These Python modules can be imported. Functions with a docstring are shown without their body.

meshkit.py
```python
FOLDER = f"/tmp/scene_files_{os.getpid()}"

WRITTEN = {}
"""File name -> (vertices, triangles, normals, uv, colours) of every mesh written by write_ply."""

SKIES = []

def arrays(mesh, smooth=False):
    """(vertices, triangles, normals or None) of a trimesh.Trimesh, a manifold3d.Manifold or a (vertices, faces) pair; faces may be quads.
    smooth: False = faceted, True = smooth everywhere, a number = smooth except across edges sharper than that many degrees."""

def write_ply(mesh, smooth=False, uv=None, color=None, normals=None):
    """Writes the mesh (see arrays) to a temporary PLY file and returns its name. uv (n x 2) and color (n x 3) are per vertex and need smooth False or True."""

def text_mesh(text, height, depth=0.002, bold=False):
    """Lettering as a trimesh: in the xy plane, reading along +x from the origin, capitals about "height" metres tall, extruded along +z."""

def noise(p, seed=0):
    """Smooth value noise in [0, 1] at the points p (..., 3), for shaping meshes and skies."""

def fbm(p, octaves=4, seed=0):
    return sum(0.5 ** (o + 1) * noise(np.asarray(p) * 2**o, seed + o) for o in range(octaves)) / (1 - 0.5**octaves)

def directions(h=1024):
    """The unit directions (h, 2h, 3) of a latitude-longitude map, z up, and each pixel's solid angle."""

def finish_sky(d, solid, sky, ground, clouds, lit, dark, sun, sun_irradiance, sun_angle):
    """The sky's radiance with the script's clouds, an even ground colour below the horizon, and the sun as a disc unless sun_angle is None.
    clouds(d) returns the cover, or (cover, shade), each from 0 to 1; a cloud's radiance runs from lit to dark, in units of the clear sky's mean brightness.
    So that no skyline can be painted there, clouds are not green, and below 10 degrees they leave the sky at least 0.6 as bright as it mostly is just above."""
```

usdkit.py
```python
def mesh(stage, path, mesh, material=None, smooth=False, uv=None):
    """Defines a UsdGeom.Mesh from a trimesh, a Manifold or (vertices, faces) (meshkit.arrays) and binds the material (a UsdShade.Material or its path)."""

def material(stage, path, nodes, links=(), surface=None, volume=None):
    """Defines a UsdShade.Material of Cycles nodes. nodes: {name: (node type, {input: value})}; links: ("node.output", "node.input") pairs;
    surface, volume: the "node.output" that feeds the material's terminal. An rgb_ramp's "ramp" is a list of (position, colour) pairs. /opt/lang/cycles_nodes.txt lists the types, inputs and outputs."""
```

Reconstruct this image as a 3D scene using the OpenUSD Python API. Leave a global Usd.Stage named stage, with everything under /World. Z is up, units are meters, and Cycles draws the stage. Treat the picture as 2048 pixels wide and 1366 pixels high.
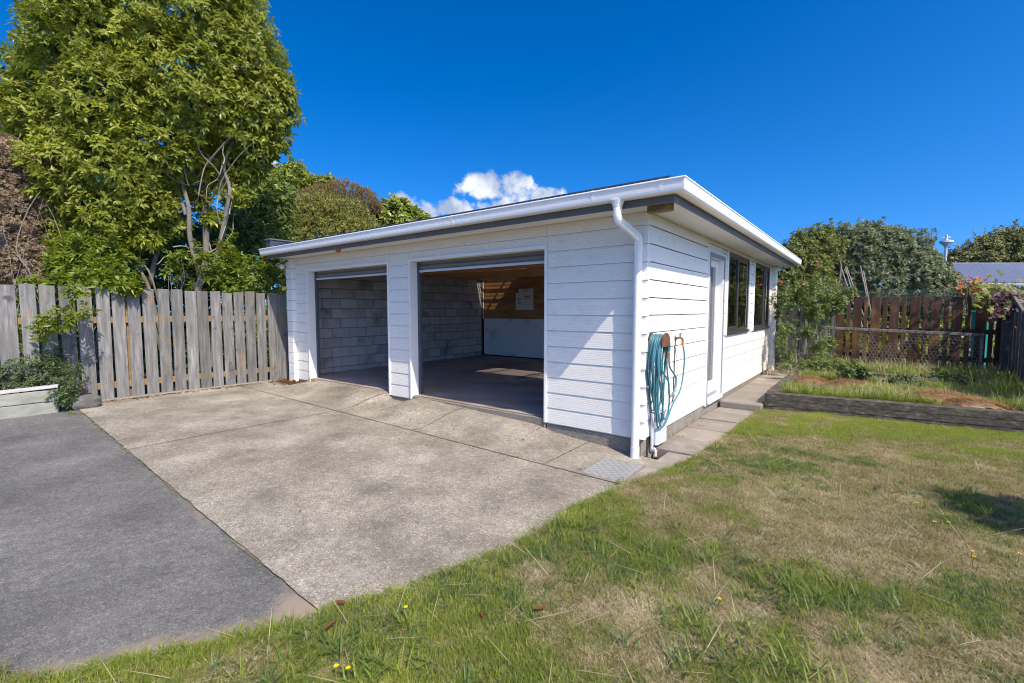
import math
import numpy as np
import shapely
import shapely.geometry as sg
import trimesh
from mapbox_earcut import triangulate_float64
import meshkit
import usdkit
from pxr import Gf, Sdf, Usd, UsdGeom, UsdLux, UsdShade, Vt

stage = Usd.Stage.CreateInMemory()
UsdGeom.Xform.Define(stage, "/World")
UsdGeom.Scope.Define(stage, "/World/Looks")
stage.SetDefaultPrim(stage.GetPrimAtPath("/World"))

# ---------------------------------------------------------------- camera, sky, sun, exposure
# X runs along the garage front to the right, Y into its depth, the front right corner is the origin
FOCAL, PITCH, YAW = 928.35, 0.06768, 0.65645
EYE = np.array([1.788, -4.516, 1.467])
SUN_AZ, SUN_EL = math.radians(18.0), math.radians(48.5)
SUN_INT, SKY_STR, EXPOSURE = 0.95, 0.080, 0.78
TO_SUN = np.array([math.cos(SUN_EL) * math.cos(SUN_AZ), -math.cos(SUN_EL) * math.sin(SUN_AZ), math.sin(SUN_EL)])

_cy, _sy = math.cos(YAW), math.sin(YAW)
_rx = lambda v: np.array([_cy * v[0] - _sy * v[1], _sy * v[0] + _cy * v[1], v[2]])
RIGHT = _rx([1, 0, 0])
FWD = _rx([0, math.cos(PITCH), -math.sin(PITCH)])
UP = np.cross(RIGHT, FWD)


def ray(px, py):
    return (px - 1024) / FOCAL * RIGHT + FWD + (683 - py) / FOCAL * UP


def at(px, py, depth):
    return EYE + ray(px, py) * depth


def ground_at(px, py, z=0.0):
    d = ray(px, py)
    return EYE + d * (z - EYE[2]) / d[2]


def on_y(px, py, y):
    d = ray(px, py)
    return EYE + d * (y - EYE[1]) / d[1]


def on_x(px, py, x):
    d = ray(px, py)
    return EYE + d * (x - EYE[0]) / d[0]


def project(p):
    v = np.asarray(p, float) - EYE
    z = v @ FWD
    return 1024 + FOCAL * (v @ RIGHT) / z, 683 - FOCAL * (v @ UP) / z, z


cam = UsdGeom.Camera.Define(stage, "/World/camera")
cam.CreateHorizontalApertureAttr(36.0)
cam.CreateVerticalApertureAttr(24.01)
cam.CreateFocalLengthAttr(FOCAL / 2048 * 36.0)
cam.CreateClippingRangeAttr((0.05, 5000.0))
cam.CreateExposureAttr(EXPOSURE)
_m = Gf.Matrix4d(*RIGHT, 0, *UP, 0, *(-FWD), 0, *EYE, 1)
UsdGeom.Xformable(cam).AddTransformOp().Set(_m)


def material(name, nodes, links=(), surface="p.BSDF", volume=None):
    return usdkit.material(stage, "/World/Looks/" + name, nodes, links, surface=surface, volume=volume)


def sky():
    A = ray(1010, 395)
    A = A / np.linalg.norm(A)
    R = np.cross(A, [0, 0, 1.0])
    R /= np.linalg.norm(R)
    U = np.cross(R, A)
    # cumulus heads low over the garage roof: azimuth/height offsets (tangents) and half sizes
    puffs = [(-0.040, 0.022, 0.060, 0.034), (0.020, 0.018, 0.055, 0.034), (0.092, 0.0, 0.052, 0.026), (0.070, -0.02, 0.06, 0.02), (-0.095, -0.022, 0.07, 0.022),
             (0.0, -0.03, 0.12, 0.03), (-0.165, -0.037, 0.04, 0.03), (-0.215, -0.012, 0.045, 0.022), (-0.47, 0.052, 0.022, 0.018), (-0.13, -0.06, 0.09, 0.025),
             (-0.42, -0.03, 0.05, 0.03), (0.36, 0.006, 0.014, 0.006)]
    n = {"g": ("geometry", {}), "sk": ("sky_texture", {"sky_type": "single_scattering", "sun_disc": False, "sun_elevation": SUN_EL,
         "sun_rotation": math.atan2(TO_SUN[0], TO_SUN[1]), "altitude": 100.0, "air_density": 1.0, "aerosol_density": 1.2, "ozone_density": 2.2}),
         "ga": ("gamma", {"gamma": 1.48}), "hs": ("hsv", {"hue": 0.502, "saturation": 1.25, "value": 0.84}),
         "dn": ("vector_math", {"math_type": "multiply_add", "vector2": (1.0, 1.0, 0.85), "vector3": (0.0, 0.0, 0.165)}), "nn": ("vector_math", {"math_type": "normalize"}),
         "da": ("vector_math", {"math_type": "dot_product", "vector2": tuple(A)}), "dr": ("vector_math", {"math_type": "dot_product", "vector2": tuple(R)}),
         "du": ("vector_math", {"math_type": "dot_product", "vector2": tuple(U)}),
         "u": ("math", {"math_type": "divide"}), "v": ("math", {"math_type": "divide"}),
         "pos": ("combine_xyz", {}), "n1": ("noise_texture", {"scale": 22.0, "detail": 9.0, "roughness": 0.56}),
         "n2": ("noise_texture", {"scale": 13.0, "detail": 6.0, "roughness": 0.55}),
         "front": ("math", {"math_type": "greater_than", "value2": 0.2})}
    L = [("g.position", "dn.vector1"), ("dn.vector", "nn.vector1"), ("nn.vector", "sk.vector"), ("sk.color", "ga.color"), ("ga.color", "hs.color"), ("g.position", "da.vector1"), ("g.position", "dr.vector1"), ("g.position", "du.vector1"),
         ("dr.value", "u.value1"), ("da.value", "u.value2"), ("du.value", "v.value1"), ("da.value", "v.value2"),
         ("u.value", "pos.x"), ("v.value", "pos.y"), ("pos.vector", "n1.vector"), ("da.value", "front.value1")]
    n["sh"] = ("mapping", {"location": (0.004, 0.010, 0.3)})
    L += [("pos.vector", "sh.vector"), ("sh.vector", "n2.vector")]
    last = None
    for i, (uc, vc, ru, rv) in enumerate(puffs):
        a, b = f"a{i}", f"b{i}"
        n[a] = ("math", {"math_type": "subtract", "value2": uc})
        n[b] = ("math", {"math_type": "subtract", "value2": vc})
        n[a + "s"] = ("math", {"math_type": "divide", "value2": ru})
        n[b + "s"] = ("math", {"math_type": "divide", "value2": rv})
        n[a + "q"] = ("math", {"math_type": "multiply"})
        n[b + "q"] = ("math", {"math_type": "multiply"})
        n[a + "r"] = ("math", {"math_type": "add"})
        n[a + "m"] = ("math", {"math_type": "subtract", "value1": 1.0})
        L += [("u.value", a + ".value1"), ("v.value", b + ".value1"), (a + ".value", a + "s.value1"), (b + ".value", b + "s.value1"),
              (a + "s.value", a + "q.value1"), (a + "s.value", a + "q.value2"), (b + "s.value", b + "q.value1"), (b + "s.value", b + "q.value2"),
              (a + "q.value", a + "r.value1"), (b + "q.value", a + "r.value2"), (a + "r.value", a + "m.value2")]
        if last:
            n[a + "x"] = ("math", {"math_type": "maximum"})
            L += [(last, a + "x.value1"), (a + "m.value", a + "x.value2")]
            last = a + "x.value"
        else:
            last = a + "m.value"
    n["cl"] = ("math", {"math_type": "maximum", "value2": -1.5})
    n["nz"] = ("math", {"math_type": "multiply_add", "value2": 4.2, "value3": -2.15})
    n["sum"] = ("math", {"math_type": "add"})
    n["mask"] = ("map_range", {"range_type": "smoothstep", "from_min": 0.0, "from_max": 0.75, "to_min": 0.0, "to_max": 1.0, "clamp": True})
    n["mk"] = ("math", {"math_type": "multiply"})
    n["lit"] = ("map_range", {"range_type": "smoothstep", "from_min": 0.36, "from_max": 0.62, "to_min": 1.0, "to_max": 0.0, "clamp": True})
    n["cc"] = ("mix_color", {"a": (2.9, 3.7, 5.4), "b": (7.2, 7.5, 8.0)})
    n["mx"] = ("mix_color", {"use_clamp": False})
    n["bg"] = ("background_shader", {"strength": SKY_STR})
    L += [(last, "cl.value1"), ("n1.fac", "nz.value1"), ("cl.value", "sum.value1"), ("nz.value", "sum.value2"), ("sum.value", "mask.value"),
          ("mask.result", "mk.value1"), ("front.value", "mk.value2"), ("n2.fac", "lit.value"), ("lit.result", "cc.fac"),
          ("mk.value", "mx.fac"), ("hs.color", "mx.a"), ("cc.result", "mx.b"), ("mx.result", "bg.color")]
    return material("sky_air", n, L, surface="bg.background")


dome = UsdLux.DomeLight.Define(stage, "/World/sky")
UsdShade.MaterialBindingAPI.Apply(dome.GetPrim()).Bind(sky())
dome.GetPrim().SetCustomDataByKey("kind", "structure")
sun = UsdLux.DistantLight.Define(stage, "/World/sun")
sun.CreateIntensityAttr(SUN_INT)
sun.CreateAngleAttr(0.53)
sun.CreateColorAttr(Gf.Vec3f(1.0, 0.90, 0.74))
sun.GetPrim().CreateAttribute("inputs:normalize", Sdf.ValueTypeNames.Bool).Set(True)
_z = TO_SUN
_x = np.cross([0, 0, 1.0], _z)
_x /= np.linalg.norm(_x)
_y = np.cross(_z, _x)
UsdGeom.Xformable(sun).AddTransformOp().Set(Gf.Matrix4d(*_x, 0, *_y, 0, *_z, 0, 0, 0, 30, 1))

# ---------------------------------------------------------------- helpers: prims
_used = {}


def fresh(parent, name):
    key = (parent, name)
    k = _used.get(key, 0)
    _used[key] = k + 1
    return f"{parent}/{name}" + (f"_{k:03d}" if k else "")


def tag(prim, label=None, category=None, group=None, kind=None):
    for k, v in (("label", label), ("category", category), ("group", group), ("kind", kind)):
        if v:
            prim.SetCustomDataByKey(k, v)
    return prim


def path_of(p):
    return "/World" if p is None else str(p.GetPath())


def empty(name, parent=None, loc=None, rz=0.0, **kw):
    x = UsdGeom.Xform.Define(stage, fresh(path_of(parent), name))
    if loc is not None:
        x.AddTranslateOp().Set(Gf.Vec3d(*map(float, loc)))
        if rz:
            x.AddRotateZOp().Set(float(math.degrees(rz)))
    return tag(x.GetPrim(), **kw)


def put(name, mesh, mat, parent=None, smooth=False, primvars=None, **kw):
    p = fresh(path_of(parent), name)
    if isinstance(mesh, MB):
        mesh = mesh.get()
    m = usdkit.mesh(stage, p, mesh, mat, smooth=smooth)
    for k, v in (primvars or {}).items():
        UsdGeom.PrimvarsAPI(m).CreatePrimvar(k, Sdf.ValueTypeNames.FloatArray, "vertex").Set(Vt.FloatArray.FromNumpy(np.asarray(v, np.float32)))
    return tag(m.GetPrim(), **kw)


def copy(src, loc, rz=0.0, **kw):
    x = UsdGeom.Xform.Define(stage, fresh("/World", str(src.GetPath()).split("/")[-1]))
    x.AddTranslateOp().Set(Gf.Vec3d(*map(float, loc)))
    x.AddRotateZOp().Set(float(math.degrees(rz)))
    x.GetPrim().GetReferences().AddInternalReference(src.GetPath())
    x.GetPrim().SetInstanceable(True)
    return tag(x.GetPrim(), **kw)


# ---------------------------------------------------------------- helpers: shapes
def _chamfer_topology():
    c = []
    for sx in (-1, 1):
        for sy in (-1, 1):
            for sz in (-1, 1):
                for k in range(3):
                    v = [sx * 1.0, sy * 1.0, sz * 1.0]
                    for j in range(3):
                        if j != k:
                            v[j] *= 0.8
                    c.append(v)
    hull = trimesh.convex.convex_hull(np.array(c))
    idx = [int(np.argmin(np.linalg.norm(np.array(c) - v, axis=1))) for v in hull.vertices]
    f = np.array(idx)[hull.faces]
    return np.array(c), f


_CH_V, _CH_F = _chamfer_topology()
_CH_S = np.sign(_CH_V)
_CH_IN = (np.abs(_CH_V) < 0.9).astype(float)


class MB:
    def __init__(self):
        self.v, self.f, self.n = [], [], 0

    def add(self, v, f):
        v, f = np.asarray(v, float), np.asarray(f, int)
        if f.ndim == 2 and f.shape[1] == 4:
            f = np.vstack([f[:, [0, 1, 2]], f[:, [0, 2, 3]]])
        self.v.append(v)
        self.f.append(f + self.n)
        self.n += len(v)
        return self

    def get(self):
        return np.vstack(self.v), np.vstack(self.f)

    def box(self, x0, x1, y0, y1, z0, z1, c=0.0, R=None, o=None):
        """axis aligned box, optional chamfer c, optional rotation R about o"""
        lo, hi = np.minimum([x0, y0, z0], [x1, y1, z1]), np.maximum([x0, y0, z0], [x1, y1, z1])
        if c > 0:
            c = min(c, 0.3 * float((hi - lo).min()))
            v = (lo + hi) / 2 + _CH_S * (hi - lo) / 2 - _CH_S * _CH_IN * c
            f = _CH_F
        else:
            v = np.array([[lo[0], lo[1], lo[2]], [hi[0], lo[1], lo[2]], [hi[0], hi[1], lo[2]], [lo[0], hi[1], lo[2]],
                          [lo[0], lo[1], hi[2]], [hi[0], lo[1], hi[2]], [hi[0], hi[1], hi[2]], [lo[0], hi[1], hi[2]]])
            f = np.array([[0, 3, 2, 1], [4, 5, 6, 7], [0, 1, 5, 4], [1, 2, 6, 5], [2, 3, 7, 6], [3, 0, 4, 7]])
        if R is not None:
            o = (lo + hi) / 2 if o is None else np.asarray(o)
            v = (v - o) @ np.asarray(R).T + o
        return self.add(v, f)

    def bar(self, a, b, w, h, c=0.0, up=(0, 0, 1)):
        a, b = np.asarray(a, float), np.asarray(b, float)
        d = b - a
        L = np.linalg.norm(d)
        d /= L
        s = np.cross(d, up)
        if np.linalg.norm(s) < 1e-6:
            s = np.array([1.0, 0, 0])
        s /= np.linalg.norm(s)
        t = np.cross(s, d)
        m = MB().box(0, L, -w / 2, w / 2, -h / 2, h / 2, c)
        v, f = m.get()
        return self.add(a + v[:, :1] * d + v[:, 1:2] * s + v[:, 2:] * t, f)

    def tube(self, pts, r, sides=8, caps=True):
        p = np.asarray(pts, float)
        r = np.broadcast_to(np.asarray(r, float), (len(p),))
        t = np.gradient(p, axis=0)
        t /= np.linalg.norm(t, axis=1, keepdims=True) + 1e-12
        a = np.zeros_like(p)
        ref = np.array([0, 0, 1.0]) if abs(t[0, 2]) < 0.9 else np.array([1.0, 0, 0])
        a0 = np.cross(t[0], ref)
        a0 /= np.linalg.norm(a0)
        for i in range(len(p)):
            a0 = a0 - t[i] * (a0 @ t[i])
            a0 /= np.linalg.norm(a0) + 1e-12
            a[i] = a0
        b = np.cross(t, a)
        ang = np.arange(sides) * 2 * np.pi / sides
        v = p[:, None] + r[:, None, None] * (np.cos(ang)[None, :, None] * a[:, None] + np.sin(ang)[None, :, None] * b[:, None])
        i, j = np.meshgrid(np.arange(len(p) - 1), np.arange(sides), indexing="ij")
        q = np.stack([i * sides + j, i * sides + (j + 1) % sides, (i + 1) * sides + (j + 1) % sides, (i + 1) * sides + j], -1).reshape(-1, 4)
        v = v.reshape(-1, 3)
        f = np.vstack([q[:, [0, 1, 2]], q[:, [0, 2, 3]]])
        if caps:
            n = len(v)
            v = np.vstack([v, p[0], p[-1]])
            e = (len(p) - 1) * sides
            k = np.arange(sides)
            f = np.vstack([f, np.stack([np.full(sides, n), (k + 1) % sides, k], 1), np.stack([np.full(sides, n + 1), e + k, e + (k + 1) % sides], 1)])
        return self.add(v, f)

    def prism(self, poly, fn, a0, a1):
        """closed 2-D outline poly, swept from a0 to a1; fn(p2, a) gives 3-D points. Outline must be star shaped from its mean or small."""
        poly = np.asarray(poly, float)
        n = len(poly)
        v = np.vstack([fn(poly, a0), fn(poly, a1)])
        k = np.arange(n)
        q = np.stack([k, (k + 1) % n, n + (k + 1) % n, n + k], 1)
        f = [np.vstack([q[:, [0, 1, 2]], q[:, [0, 2, 3]]])]
        t = triangulate_float64(poly, np.array([n], dtype=np.uint32)).reshape(-1, 3).astype(int)
        f += [t[:, ::-1], t + n]
        return self.add(v, np.vstack(f))

    def disc(self, c, axis, r, h, sides=24, r2=None):
        c, axis = np.asarray(c, float), np.asarray(axis, float)
        axis = axis / np.linalg.norm(axis)
        self.tube([c, c + axis * h], [r, r if r2 is None else r2], sides)
        return self


def rot(ax, ang):
    return trimesh.transformations.rotation_matrix(ang, ax)[:3, :3]


def smooth_path(pts, n=8, closed=False):
    """Catmull-Rom through the points"""
    p = np.asarray(pts, float)
    q = np.vstack([2 * p[0] - p[1], p, 2 * p[-1] - p[-2]])
    out = []
    for i in range(1, len(q) - 2):
        for t in np.linspace(0, 1, n, endpoint=False):
            a, b, c, d = q[i - 1], q[i], q[i + 1], q[i + 2]
            out.append(0.5 * (2 * b + (c - a) * t + (2 * a - 5 * b + 4 * c - d) * t**2 + (3 * b - 3 * c + d - a) * t**3))
    out.append(p[-1])
    return np.array(out)


def grid_sheet(x0, x1, y0, y1, step, zfn, keep=None):
    nx, ny = max(1, int(round((x1 - x0) / step))), max(1, int(round((y1 - y0) / step)))
    xs, ys = np.linspace(x0, x1, nx + 1), np.linspace(y0, y1, ny + 1)
    X, Y = np.meshgrid(xs, ys, indexing="ij")
    v = np.stack([X, Y, zfn(X, Y)], -1).reshape(-1, 3)
    i, j = np.meshgrid(np.arange(nx), np.arange(ny), indexing="ij")
    q = np.stack([i * (ny + 1) + j, (i + 1) * (ny + 1) + j, (i + 1) * (ny + 1) + j + 1, i * (ny + 1) + j + 1], -1).reshape(-1, 4)
    if keep is not None:
        c = v[q].mean(1)
        q = q[keep(c[:, 0], c[:, 1])]
        used = np.unique(q)
        remap = np.full(len(v), -1)
        remap[used] = np.arange(len(used))
        v, q = v[used], remap[q]
    return v, np.vstack([q[:, [0, 1, 2]], q[:, [0, 2, 3]]])


fbm = meshkit.fbm

# ---------------------------------------------------------------- materials


def surf(name, ramp, scale=3.0, stretch=(1, 1, 1), rough=0.8, detail=5.0, spec=0.3, bump=0.0, bscale=60.0, bdist=0.01, bstretch=(1, 1, 1),
         stain=None, stain_scale=1.0, stain_lo=0.5, stain_hi=0.7, grain=None, gscale=200.0, g_lo=0.45, g_hi=0.6, gstretch=(1, 1, 1), rnd=0.0, metal=0.0, distortion=0.0, isl=0.0,
         stain2=None, stain2_scale=1.0, stain2_lo=0.55, stain2_hi=0.7):
    """colour ramp over stretched noise, an optional stain colour over a second noise, fine grain, tone per object, bump"""
    n = {"g": ("geometry", {}), "m": ("mapping", {"scale": stretch}), "n": ("noise_texture", {"scale": scale, "detail": detail, "roughness": 0.6, "distortion": distortion}),
         "r": ("rgb_ramp", {"ramp": ramp}), "p": ("principled_bsdf", {"roughness": rough, "specular_ior_level": spec, "metallic": metal})}
    L = [("g.position", "m.vector"), ("m.vector", "n.vector"), ("n.fac", "r.fac")]
    if rnd:
        n["oi"] = ("object_info", {})
        n["ofs"] = ("vector_math", {"math_type": "scale", "vector1": (37.0, 11.0, 23.0)})
        n["add"] = ("vector_math", {"math_type": "add"})
        L = [("oi.random", "ofs.scale"), ("g.position", "add.vector1"), ("ofs.vector", "add.vector2"), ("add.vector", "m.vector"), ("m.vector", "n.vector"), ("n.fac", "r.fac")]
    src = "add.vector" if rnd else "g.position"
    last = "r.color"
    for key, col, sc, lo, hi in (("s", stain, stain_scale, stain_lo, stain_hi), ("t", stain2, stain2_scale, stain2_lo, stain2_hi)):
        if col is not None:
            n[key + "n"] = ("noise_texture", {"scale": sc, "detail": 4.0, "roughness": 0.6})
            n[key + "r"] = ("map_range", {"from_min": lo, "from_max": hi, "clamp": True})
            n[key + "m"] = ("mix_color", {"b": col})
            L += [(src, key + "n.vector"), (key + "n.fac", key + "r.value"), (key + "r.result", key + "m.fac"), (last, key + "m.a")]
            last = key + "m.result"
    if grain is not None:
        n["gm"] = ("mapping", {"scale": gstretch})
        n["gn"] = ("noise_texture", {"scale": gscale, "detail": 2.0, "roughness": 0.6})
        n["gr"] = ("map_range", {"from_min": g_lo, "from_max": g_hi, "clamp": True})
        n["gx"] = ("mix_color", {"b": grain})
        L += [(src, "gm.vector"), ("gm.vector", "gn.vector"), ("gn.fac", "gr.value"), ("gr.result", "gx.fac"), (last, "gx.a")]
        last = "gx.result"
    if rnd:
        n["rv"] = ("map_range", {"to_min": 1.0 - rnd, "to_max": 1.0 + rnd, "clamp": True})
        n["hv"] = ("hsv", {})
        L += [("oi.random", "rv.value"), ("rv.result", "hv.value"), (last, "hv.color")]
        last = "hv.color"
    L.append((last, "p.base_color"))
    if bump:
        n["bm"] = ("mapping", {"scale": bstretch})
        n["bn"] = ("noise_texture", {"scale": bscale, "detail": 4.0, "roughness": 0.6})
        n["b"] = ("bump", {"strength": bump, "distance": bdist})
        L += [(src, "bm.vector"), ("bm.vector", "bn.vector"), ("bn.fac", "b.height"), ("b.normal", "p.normal")]
    return material(name, n, L)


def leaf_mat(name, ramp, rough=0.4, transl=0.3, tcol=(0.2, 0.3, 0.03), spec=0.5):
    n = {"g": ("geometry", {}), "r": ("rgb_ramp", {"ramp": ramp}), "n": ("noise_texture", {"scale": 1.1, "detail": 2.0}),
         "mr": ("map_range", {"from_min": 0.3, "from_max": 0.7, "to_min": -0.32, "to_max": 0.32}), "ad": ("math", {"math_type": "add"}),
         "p": ("principled_bsdf", {"roughness": rough, "specular_ior_level": spec}), "t": ("translucent_bsdf", {}), "tm": ("mix_color", {"fac": 0.5, "b": tcol}),
         "mx": ("mix_closure", {"fac": transl})}
    L = [("g.position", "n.vector"), ("n.fac", "mr.value"), ("g.random_per_island", "ad.value1"), ("mr.result", "ad.value2"), ("ad.value", "r.fac"), ("r.color", "p.base_color"),
         ("r.color", "tm.a"), ("tm.result", "t.color"), ("p.BSDF", "mx.closure1"), ("t.BSDF", "mx.closure2")]
    return material(name, n, L, surface="mx.closure")


def siding_mat(name, col, dirt):
    """white painted board with fine horizontal ribs broken into short dashes"""
    n = {"g": ("geometry", {}), "sx": ("separate_xyz", {}), "zm": ("math", {"math_type": "multiply", "value2": 2 * math.pi / 0.0205}),
         "sn": ("math", {"math_type": "sine"}), "pw": ("map_range", {"from_min": 0.55, "from_max": 0.95, "to_min": 1.0, "to_max": 0.0, "clamp": True}),
         "m": ("mapping", {"scale": (14.0, 14.0, 48.8)}), "v": ("noise_texture", {"scale": 1.0, "detail": 1.0}), "vm": ("map_range", {"from_min": 0.3, "from_max": 0.6, "to_min": 0.25, "to_max": 1.0, "clamp": True}),
         "mu": ("mix_float", {"a": 1.0}), "b": ("bump", {"strength": 0.45, "distance": 0.003}),
         "d": ("noise_texture", {"scale": 2.2, "detail": 6.0, "roughness": 0.65}), "dm": ("mapping", {"scale": (1.6, 1.6, 3.2)}),
         "dr": ("map_range", {"from_min": 0.55, "from_max": 0.92, "clamp": True}), "dx": ("mix_color", {"a": col, "b": dirt}),
         "gx": ("mix_color", {"b": tuple(c * 0.72 for c in col)}), "iv": ("math", {"math_type": "subtract", "value1": 1.0}), "if": ("math", {"math_type": "multiply", "value2": 0.4}),
         "p": ("principled_bsdf", {"roughness": 0.42, "specular_ior_level": 0.4})}
    L = [("g.position", "sx.vector"), ("sx.z", "zm.value1"), ("zm.value", "sn.value1"), ("sn.value", "pw.value"), ("g.position", "m.vector"), ("m.vector", "v.vector"),
         ("v.fac", "vm.value"), ("vm.result", "mu.fac"), ("pw.result", "mu.b"), ("mu.result", "b.height"), ("b.normal", "p.normal"),
         ("g.position", "dm.vector"), ("dm.vector", "d.vector"), ("d.fac", "dr.value"), ("dr.result", "dx.fac"), ("mu.result", "iv.value2"), ("iv.value", "if.value1"), ("if.value", "gx.fac"), ("dx.result", "gx.a"), ("gx.result", "p.base_color")]
    return material(name, n, L)


def ground_mat(name, ramp, scale, grain, stones, dust_col, rough=0.9, stain=None, dark=None):
    """weathered paving: patchy tone, exposed aggregate, stains, and wind-blown dust where the mesh's dust value says so"""
    n = {"g": ("geometry", {}), "n": ("noise_texture", {"scale": scale, "detail": 7.0, "roughness": 0.62}), "r": ("rgb_ramp", {"ramp": ramp}),
         "a": ("voronoi_texture", {"scale": 125.0, "randomness": 1.0}), "ar": ("rgb_ramp", {"ramp": stones}), "bw": ("separate_color", {}),
         "am": ("mix", {"mix_type": "overlay", "fac": grain, "use_clamp": True}),
         "f": ("noise_texture", {"scale": 260.0, "detail": 3.0, "roughness": 0.7}), "fr": ("map_range", {"from_min": 0.33, "from_max": 0.70, "to_min": 0.50, "to_max": 1.5, "clamp": True}),
         "fm": ("vector_math", {"math_type": "scale"}), "md": ("noise_texture", {"scale": 21.0, "detail": 9.0, "roughness": 0.78}), "mr": ("map_range", {"from_min": 0.32, "from_max": 0.68, "to_min": 0.70, "to_max": 1.30, "clamp": True}), "fp": ("math", {"math_type": "multiply"}),
         "du": ("attribute", {"attribute": "dust"}), "dn": ("noise_texture", {"scale": 3.4, "detail": 9.0, "roughness": 0.72}), "dd": ("math", {"math_type": "add"}),
         "dr": ("map_range", {"range_type": "smoothstep", "from_min": 0.95, "from_max": 1.45, "clamp": True}), "dx": ("mix_color", {"b": dust_col}),
         "st": ("attribute", {"attribute": "stain"}), "sn": ("noise_texture", {"scale": 2.4, "detail": 9.0, "roughness": 0.72}), "sd": ("math", {"math_type": "add"}),
         "sr": ("map_range", {"range_type": "smoothstep", "from_min": 0.85, "from_max": 1.4, "to_max": 0.8, "clamp": True}), "sx": ("mix_color", {"b": dark or (0.05, 0.047, 0.042)}),
         "p": ("principled_bsdf", {"roughness": rough, "specular_ior_level": 0.25}), "b": ("bump", {"strength": 0.6, "distance": 0.004}), "bb": ("math", {"math_type": "add"})}
    L = [("g.position", "n.vector"), ("n.fac", "r.fac"), ("g.position", "a.vector"), ("a.color", "bw.color"), ("bw.r", "ar.fac"), ("r.color", "am.color1"), ("ar.color", "am.color2"),
         ("g.position", "f.vector"), ("f.fac", "fr.value"), ("am.color", "fm.vector1"), ("g.position", "md.vector"), ("md.fac", "mr.value"), ("mr.result", "fp.value1"), ("fr.result", "fp.value2"), ("fp.value", "fm.scale"), ("fm.vector", "sx.a"),
         ("st.fac", "sd.value1"), ("g.position", "sn.vector"), ("sn.fac", "sd.value2"), ("sd.value", "sr.value"), ("sr.result", "sx.fac"),
         ("du.fac", "dd.value1"), ("g.position", "dn.vector"), ("dn.fac", "dd.value2"), ("dd.value", "dr.value"), ("dr.result", "dx.fac"), ("sx.result", "dx.a"), ("dx.result", "p.base_color"),
         ("a.distance", "bb.value1"), ("f.fac", "bb.value2"), ("bb.value", "b.height"), ("b.normal", "p.normal")]
    return material(name, n, L)


def glass_mat(name, tint, refl=1.0, ior=1.5):
    n = {"f": ("fresnel", {"IOR": ior}), "t": ("transparent_bsdf", {"color": tint}), "g": ("glossy_bsdf", {"color": (refl, refl, refl), "roughness": 0.01}), "m": ("mix_closure", {})}
    return material(name, n, [("f.fac", "m.fac"), ("t.BSDF", "m.closure1"), ("g.BSDF", "m.closure2")], surface="m.closure")


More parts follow.
